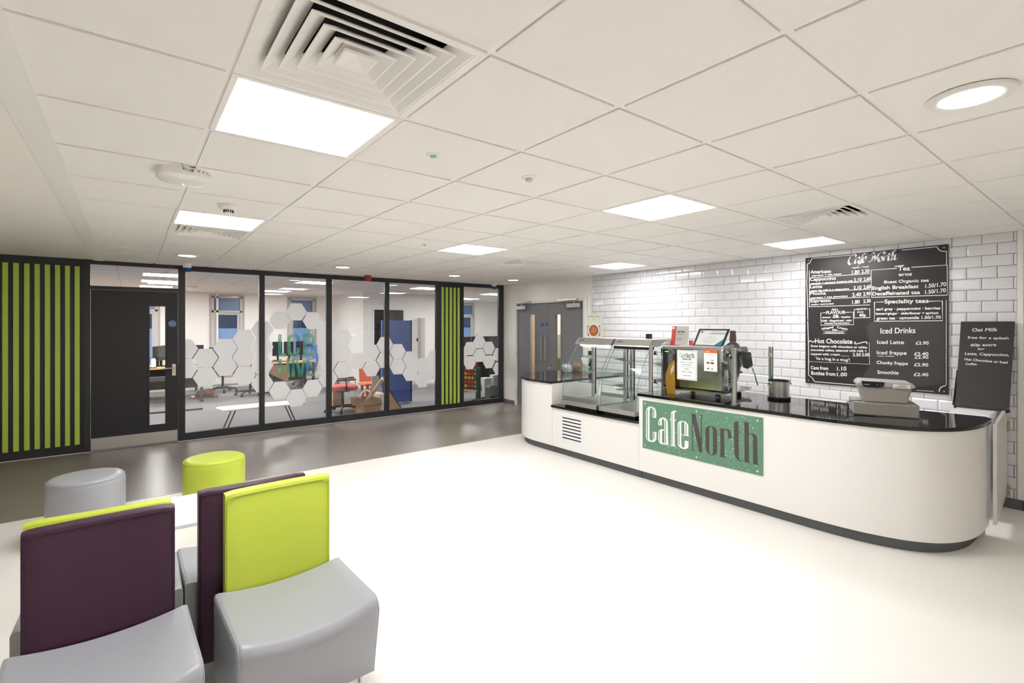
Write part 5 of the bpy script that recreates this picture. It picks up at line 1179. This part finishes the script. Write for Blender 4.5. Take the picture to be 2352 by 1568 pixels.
q = onY(368, 838, 12.3); tag(MB().box(q.x-.10, 12.28, .7405, q.x+.02, 12.42, .75).build('sticky_notes', mat('yellow_paper', (220, 226, 90), .6)), 'yellow notepad on the desk behind the door vision panel', 'notepad')
q = onY(712, 826, 12.3); tag(MB().box(q.x-.13, 12.22, .7405, q.x+.10, 12.45, .81).build('white_printer', M_WHITEP, bev=.02, seg=3), 'rounded white box on the desk behind the letter E', 'box')
q = onY(680, 828, 12.25); tag(MB().box(q.x-.12, 12.22, .7405, q.x+.10, 12.4, .75).build('yellow_folder', mat('yellow_folder', (226, 196, 60), .6)), 'yellow folder on the desk behind the letters', 'folder')
q = onY(636, 829, 12.25); tag(MB().tube(catmull([(q.x-.1, 12.25, .76), (q.x-.05, 12.3, .80), (q.x+.03, 12.25, .77), (q.x+.1, 12.28, .79), (q.x+.05, 12.22, .70), (q.x, 12.19, .60), (q.x-.05, 12.19, .66)], 5), .014, 8).build('cable_bundle', M_BLACK), 'tangle of black cables at the desk edge behind the letter H', 'cables')
q = onY(724, 860, 13.85); task_chair(q.x-.26, 13.85, -1.45, 'blue office chair beside the desk behind the letter E', M_BLUEF)
q = onF(502, 893); task_chair(q.x, 13.6, .6, 'office chair base seen between hexagons in the first pane', mat('black_fabric', (30, 30, 33), .8), True)
q = onF(566, 902); task_chair(q.x, 12.6, 2.4, 'maroon backed office chair behind the hexagons of the first pane', mat('maroon_fabric', (150, 50, 46), .8), True)
q = onY(787, 905, 9.15); task_chair(q.x, 9.15, 1.5, 'coral red office chair close behind the third pane', mat('coral_fabric', (196, 96, 96), .85), False, .46)
q = onY(780, 878, 10.6)
t = thing('mesh_chair', (q.x, 10.6, 0), 'maroon slotted chair back behind the coral red office chair', 'chair')
m = MB(); m.prism([(q.x+a, 10.6, .52+b) for a, b in rrect(-.22, 0, .22, .30, .09, 6)], (0, .03, 0)); bk_ = m.build('backrest', mat('maroon_plastic', (120, 50, 56), .5), t, bev=.008)
for k in range(4): box('slot', (q.x+.06, 10.596, .56+.05*k, q.x+.19, 10.5995, .575+.05*k), mat('slot_dark', (70, 24, 30), .6), bk_)
box('seat', (q.x-.22, 10.2, .44, q.x+.22, 10.62, .48), MATS['maroon_plastic'], t, bev=.015)
for a, b in ((-.2, 10.22), (.2, 10.22), (-.2, 10.6), (.2, 10.6)): MB().tube([(q.x+a, b, 0), (q.x+a, b, .45)], .012, 8).build('leg', M_CHROME, t)
# boxes and oddments in front of the third pane
def carton(x0, y0, x1, y1, z1, label, flaps=True):
    t = thing('cardboard_box', ((x0+x1)/2, (y0+y1)/2, 0), label, 'box')
    m = MB(); th = .006
    m.box(x0, y0, 0, x1, y1, th).box(x0, y0, th, x0+th, y1, z1).box(x1-th, y0, th, x1, y1, z1).box(x0+th, y0, th, x1-th, y0+th, z1).box(x0+th, y1-th, th, x1-th, y1, z1); m.build('carton', M_CARD, t, smooth=False)
    if flaps:
        m = MB(); m.prism([(x0, y0, z1), (x1, y0, z1), (x1+.02, y0-.05, z1-.09), (x0-.02, y0-.05, z1-.09)], (0, .004, .004)); m.prism([(x0, y0, z1), (x0, y1, z1), (x0-.11, y1, z1+.03), (x0-.11, y0, z1+.03)], (0, 0, .004)); m.build('flap', mat('carton_flap', (150, 124, 96), .8), t, smooth=False)
    return t
b0 = onY(832, 945, 8.62); b1 = onY(871, 940, 8.62)
carton(b0.x, 8.56, b1.x, 8.95, .27, 'open cardboard box holding a long tube behind the third pane')
b0 = onY(769, 940, 9.6); b1 = onY(782, 940, 9.6); carton(b0.x, 9.7, b1.x+.1, 9.95, .33, 'narrow cardboard box behind the coral chair', False)
b0 = onY(815, 940, 9.1); carton(b0.x, 9.02, b0.x+.34, 9.35, .22, 'low cardboard box between the coral chair and the open box', False)
a, b = onY(846, 915, 8.75), onY(881, 868, 8.75)
t = thing('poster_tube', (a.x, 8.75, .1), 'long cardboard poster tube with a white cap leaning out of the box', 'tube')
d_ = (b-a).normalized(); MB().tube([a-d_*.12, b], .036, 20).build('tube', mat('tube_board', (176, 160, 132), .7), t); MB().tube([b-d_*.05, b+d_*.004], .0375, 20).build('cap_label', M_PAPER, t)
a, b = onY(826, 852, 9.75), onY(851, 898, 9.75)
t = thing('orange_chair', ((a.x+b.x)/2, 9.75, 0), 'orange moulded plastic chair behind the boxes', 'chair')
m = MB(); m.prism([(a.x, 9.80, .86), (b.x, 9.80, .86), (b.x+.01, 9.70, .46), (a.x-.02, 9.70, .46)], (0, .02, 0)); m.build('backrest', mat('orange_plastic', (226, 112, 58), .4), t, bev=.006)
box('seat', (a.x-.06, 9.35, .42, b.x+.02, 9.72, .45), MATS['orange_plastic'], t, bev=.008)
for x in (a.x, b.x-.02): MB().box(x, 9.38, 0, x+.05, 9.42, .42).box(x, 9.66, 0, x+.05, 9.70, .42).build('leg', MATS['orange_plastic'], t)
a = onY(862, 900, 9.35); tag(MB().prism([(a.x-.18, 9.05, 0), (a.x+.10, 9.05, 0), (a.x+.02, 9.22, .62), (a.x-.12, 9.22, .62)], (0, .02, 0)).build('white_board', mat('pinkish_board', (206, 190, 186), .7)), 'pale board leaning behind the poster tube', 'board')
a = onY(836, 905, 8.8); tag(MB().tube(catmull([(a.x-.08, 8.8, .28), (a.x-.03, 8.8, .38), (a.x+.06, 8.82, .40), (a.x+.14, 8.8, .34), (a.x+.18, 8.84, .30)], 6), .016, 8).build('white_cable', M_WHITEP), 'coil of white cable lying over the open box', 'cable')
a = onY(876, 930, 8.7); tag(MB().box(a.x-.03, 8.66, 0, a.x+.07, 9.0, .34).build('white_bag', M_WHITEP, bev=.02, seg=3), 'white bag squeezed beside the open cardboard box', 'bag')
a = onY(900, 930, 8.6); t = thing('picture_frame', (a.x, 8.6, 0), 'dark edged framed board leaning on the blue screen', 'frame')
m = MB(); m.prism([(a.x-.06, 8.5, 0), (a.x+.16, 8.5, 0), (a.x-.06, 8.62, .42)], (0, .02, 0)); m.build('backing', M_CARD, t, smooth=False)
MB().tube([(a.x+.17, 8.49, .01), (a.x-.06, 8.61, .44)], .010, 6).build('edge', M_BLACK, t)
a, b = onY(876, 740, 9.4), onY(945, 740, 9.4)
t = thing('office_screen', ((a.x+b.x)/2, 9.4, 0), 'tall blue fabric office screen standing behind the fourth pane', 'office screen')
box('panel', (a.x, 9.38, .02, b.x-.03, 9.42, 1.70), M_BLUEF, t, bev=.004); box('edge_strip', (b.x-.03, 9.375, .02, b.x, 9.425, 1.705), mat('navy_edge', (40, 50, 90), .5), t)
for x in (a.x+.1, b.x-.15): box('foot', (x, 9.25, 0, x+.05, 9.55, .02), M_STEELD, t)
q = onY(960, 780, 12.09); t = thing('thermostat', (q.x, 12.10, q.z-.06), 'round black room thermostat on the white office wall', 'thermostat')
box('plate', (q.x-.07, 12.09, q.z-.07, q.x+.07, 12.10, q.z+.07), M_WHITEP, t, bev=.006); MB().lathe([(0, -.02), (.045, -.02), (.05, -.01), (.05, 0)], (q.x, 12.089, q.z), 28, 'Y').build('dial', M_BLACK, t)
a, b = onY(967, 800, 11.9), onY(976, 800, 11.9); struct(box('trim_9', (a.x, 11.9, 0, b.x, 12.1, onY(970, 730, 11.9).z), mat('grey_column', (188, 186, 180), .7)))
# giant four-in-a-row game
def disc_game():
    a, b = onY(1062, 900, 9.2), onY(1097, 905, 8.75)
    t = thing('giant_disc_game', ((a.x+b.x)/2, 8.95, 0), 'giant green four in a row garden game with red and yellow discs', 'game')
    A, B = Vector((a.x-.16, 9.25, 0)), Vector((b.x, 8.72, 0)); d = (B-A); L = d.length; d.normalize(); nn = Vector((d.y, -d.x, 0)); nn = nn if nn.y < 0 else -nn
    z0, ph = .26, .088; cols = 7; pw = L/cols
    m = MB(); m.prism([A+Vector((0, 0, z0-.03)), B+Vector((0, 0, z0-.03)), B+Vector((0, 0, z0+6*ph+.05)), A+Vector((0, 0, z0+6*ph+.05))], nn*.03); m.build('board', M_GREEN, t, bev=.003)
    pat = ['yyryyr', 'ryyryy', 'yyryyr', 'ryryyr', 'yryyry', 'rryrrr', 'rryrrr']
    for c in range(cols):
        for r_ in range(6):
            p = A+d*(pw*(c+.5))+nn*.031+Vector((0, 0, z0+ph*(r_+.5))); rr_ = .034
            m = MB(); up_ = Vector((0, 0, 1))
            vs = [p+d*rr_*math.cos(2*PI*k/16)+up_*rr_*math.sin(2*PI*k/16) for k in range(16)]; m.prism(vs, nn*.003)
            k_ = pat[(c+1) % 7][r_]; m.build('disc', mat('disc_'+k_, (206, 50, 44) if k_ == 'r' else (230, 168, 44), .4), t, smooth=False)
    for P_ in (A, B):
        m = MB(); m.prism([P_-nn*.03-d*.03, P_-nn*.03+d*.04, P_+nn*.06+d*.04, P_+nn*.06-d*.03], (0, 0, z0+5*ph)); o = m.build('upright', M_GREEN, t)
        m = MB(); m.prism([P_-nn*.2-d*.03, P_-nn*.2+d*.05, P_+nn*.2+d*.05, P_+nn*.2-d*.03], (0, 0, .05)); m.build('foot', M_GREEN, o)
    m = MB(); m.prism([A+nn*.04+Vector((0, 0, z0-.07)), B+nn*.04+Vector((0, 0, z0-.07)), B+nn*.04+Vector((0, 0, z0-.035)), A+nn*.04+Vector((0, 0, z0-.035))], nn*.02); m.build('release_bar', mat('pale_wood', (222, 190, 150), .6), t)
disc_game()
# desk screens, bins and bag behind the rightmost pane
a, b = onY(1040, 790, 10.6), onY(1141, 790, 10.6); zt = onY(1100, 773, 10.6).z; zb = onY(1100, 797, 10.6).z-.25
t = thing('desk_screen', ((a.x+b.x)/2, 10.6, .74), 'dark fabric desk dividers behind the rightmost glass pane', 'desk divider')
mid = onY(1081, 790, 10.6).x
box('panel', (a.x, 10.58, zb, mid-.015, 10.62, zt), mat('charcoal_fabric', (60, 60, 62), .8), t); box('panel', (mid+.015, 10.58, zb, b.x, 10.62, zt), MATS['charcoal_fabric'], t)
MB().box(mid-.015, 10.575, zb, mid+.015, 10.625, zt+.01).box(a.x, 10.575, zt, b.x, 10.625, zt+.012).box(b.x, 10.575, zb, b.x+.02, 10.625, zt+.012).build('frame', M_STEELD, t)
desk(a.x, 10.0, b.x+.1, 11.2, 'office desk with dark dividers behind the rightmost pane')
q = onY(1094, 772, 10.6); t = MB(); t.tube(catmull([(q.x-.04, 10.6, zt+.02), (q.x-.01, 10.6, zt+.05), (q.x+.02, 10.6, zt+.05), (q.x+.03, 10.6, zt+.09)], 4), [.01]*9+[.014]*4, 8); tag(t.build('wooden_figurine', MATS['pale_wood']), 'tiny wooden animal figurine on top of the desk divider', 'figurine')
q = onY(1085, 838, 9.9); monitor(q.x+.15, 10.2, .7405, PI-.3, 'grey monitor low behind the giant disc game', .45, .28)
def bin_(u0, u1, v0, y, h0, label, dark=False):
    a, b = onY(u0, v0, y), onY(u1, v0, y); cx, w = (a.x+b.x)/2, (b.x-a.x)/2
    t = thing('storage_tub', (cx, y+w, 0), label, 'tub'); m = MB(); R = []
    for z, k in ((h0, .84), (h0+.01, .86), (a.z-.03, 1.0), (a.z-.03, 1.05), (a.z, 1.05)): R.append([Vector((cx+w*k*math.copysign(abs(math.cos(q_))**.5, math.cos(q_)), y+w+w*.8*k*math.copysign(abs(math.sin(q_))**.5, math.sin(q_)), z)) for q_ in [2*PI*j/24 for j in range(24)]])
    m.strip(R); m.poly(R[0]); m.poly(R[-1]); m.build('tub', mat('tub_white', (226, 226, 226), .4), t, bev=.004); return t
bin_(1115, 1132, 869, 9.0, 0, 'translucent white storage tub beside the giant disc game')
bin_(1134, 1150, 862, 9.02, 0, 'taller lidded white storage tub in the corner behind the rightmost pane')
a, b = onY(1117, 890, 8.6), onY(1146, 890, 8.6)
t = thing('shopping_bag', ((a.x+b.x)/2, 8.6, 0), 'grey printed bag with red edging on the office floor behind the rightmost pane', 'bag')
m = MB(); m.prism([(a.x, 8.5, .0), (b.x, 8.5, 0), (b.x+.02, 8.5, .26), (b.x-.12, 8.5, .30), (a.x+.06, 8.5, .33), (a.x, 8.5, .28)], (0, .16, 0)); m.build('bag', mat('bag_grey', (104, 106, 112), .6, noise=.3, nscale=30), t, bev=.02, seg=3)
MB().tube([(a.x+.05, 8.51, .325), (b.x-.1, 8.51, .295)], .006, 6).build('red_edging', M_RED, t)
tag(MB().prism([(a.x-.08, 8.42, 0), (b.x, 8.42, 0), (b.x, 8.42, .05), (a.x+.10, 8.42, .13), (a.x, 8.42, .12)], (0, .07, 0)).build('dark_green_bag', mat('bag_dark', (34, 46, 38), .6), bev=.015), 'dark green bag lying in front of the grey printed bag', 'bag')
q = onF(1062, 925); tag(MB().lathe([(0, 0), (.09, .0), (.10, .05), (.07, .10), (0, .12)], (5.18, 8.45, 0), 20).build('black_helmet', M_BLACK), 'small black rounded object on the floor beside the giant disc game', 'object')
q = onF(470, 912); t = MB(); t.lathe([(0, 0), (.18, 0), (.20, .06), (.16, .13), (.08, .16), (0, .16)], (q.x, q.y, .03), 14); t.box(q.x-.25, q.y-.18, 0, q.x+.25, q.y+.18, .03)
tag(t.build('wrapped_parcel', mat('brown_parcel', (120, 78, 66), .25, coat=.5, noise=.4, nscale=9), ang=10), 'plastic wrapped brown parcel on the office floor under the hexagons', 'parcel')
q = onF(440, 925); tag(MB().box(-.15, 12.0-1.0, .0, 1.1, 11.05, .03).box(-.1, 11.0, .03, -.05, 11.05, .60).box(.7, 11.0, .03, .75, 11.05, .60).box(-.2, 10.98, .60, .95, 11.07, .66).build('folded_table', mat('dark_steel', (70, 70, 74), .5)), 'dark folded table frame on the office floor behind the first pane', 'frame')
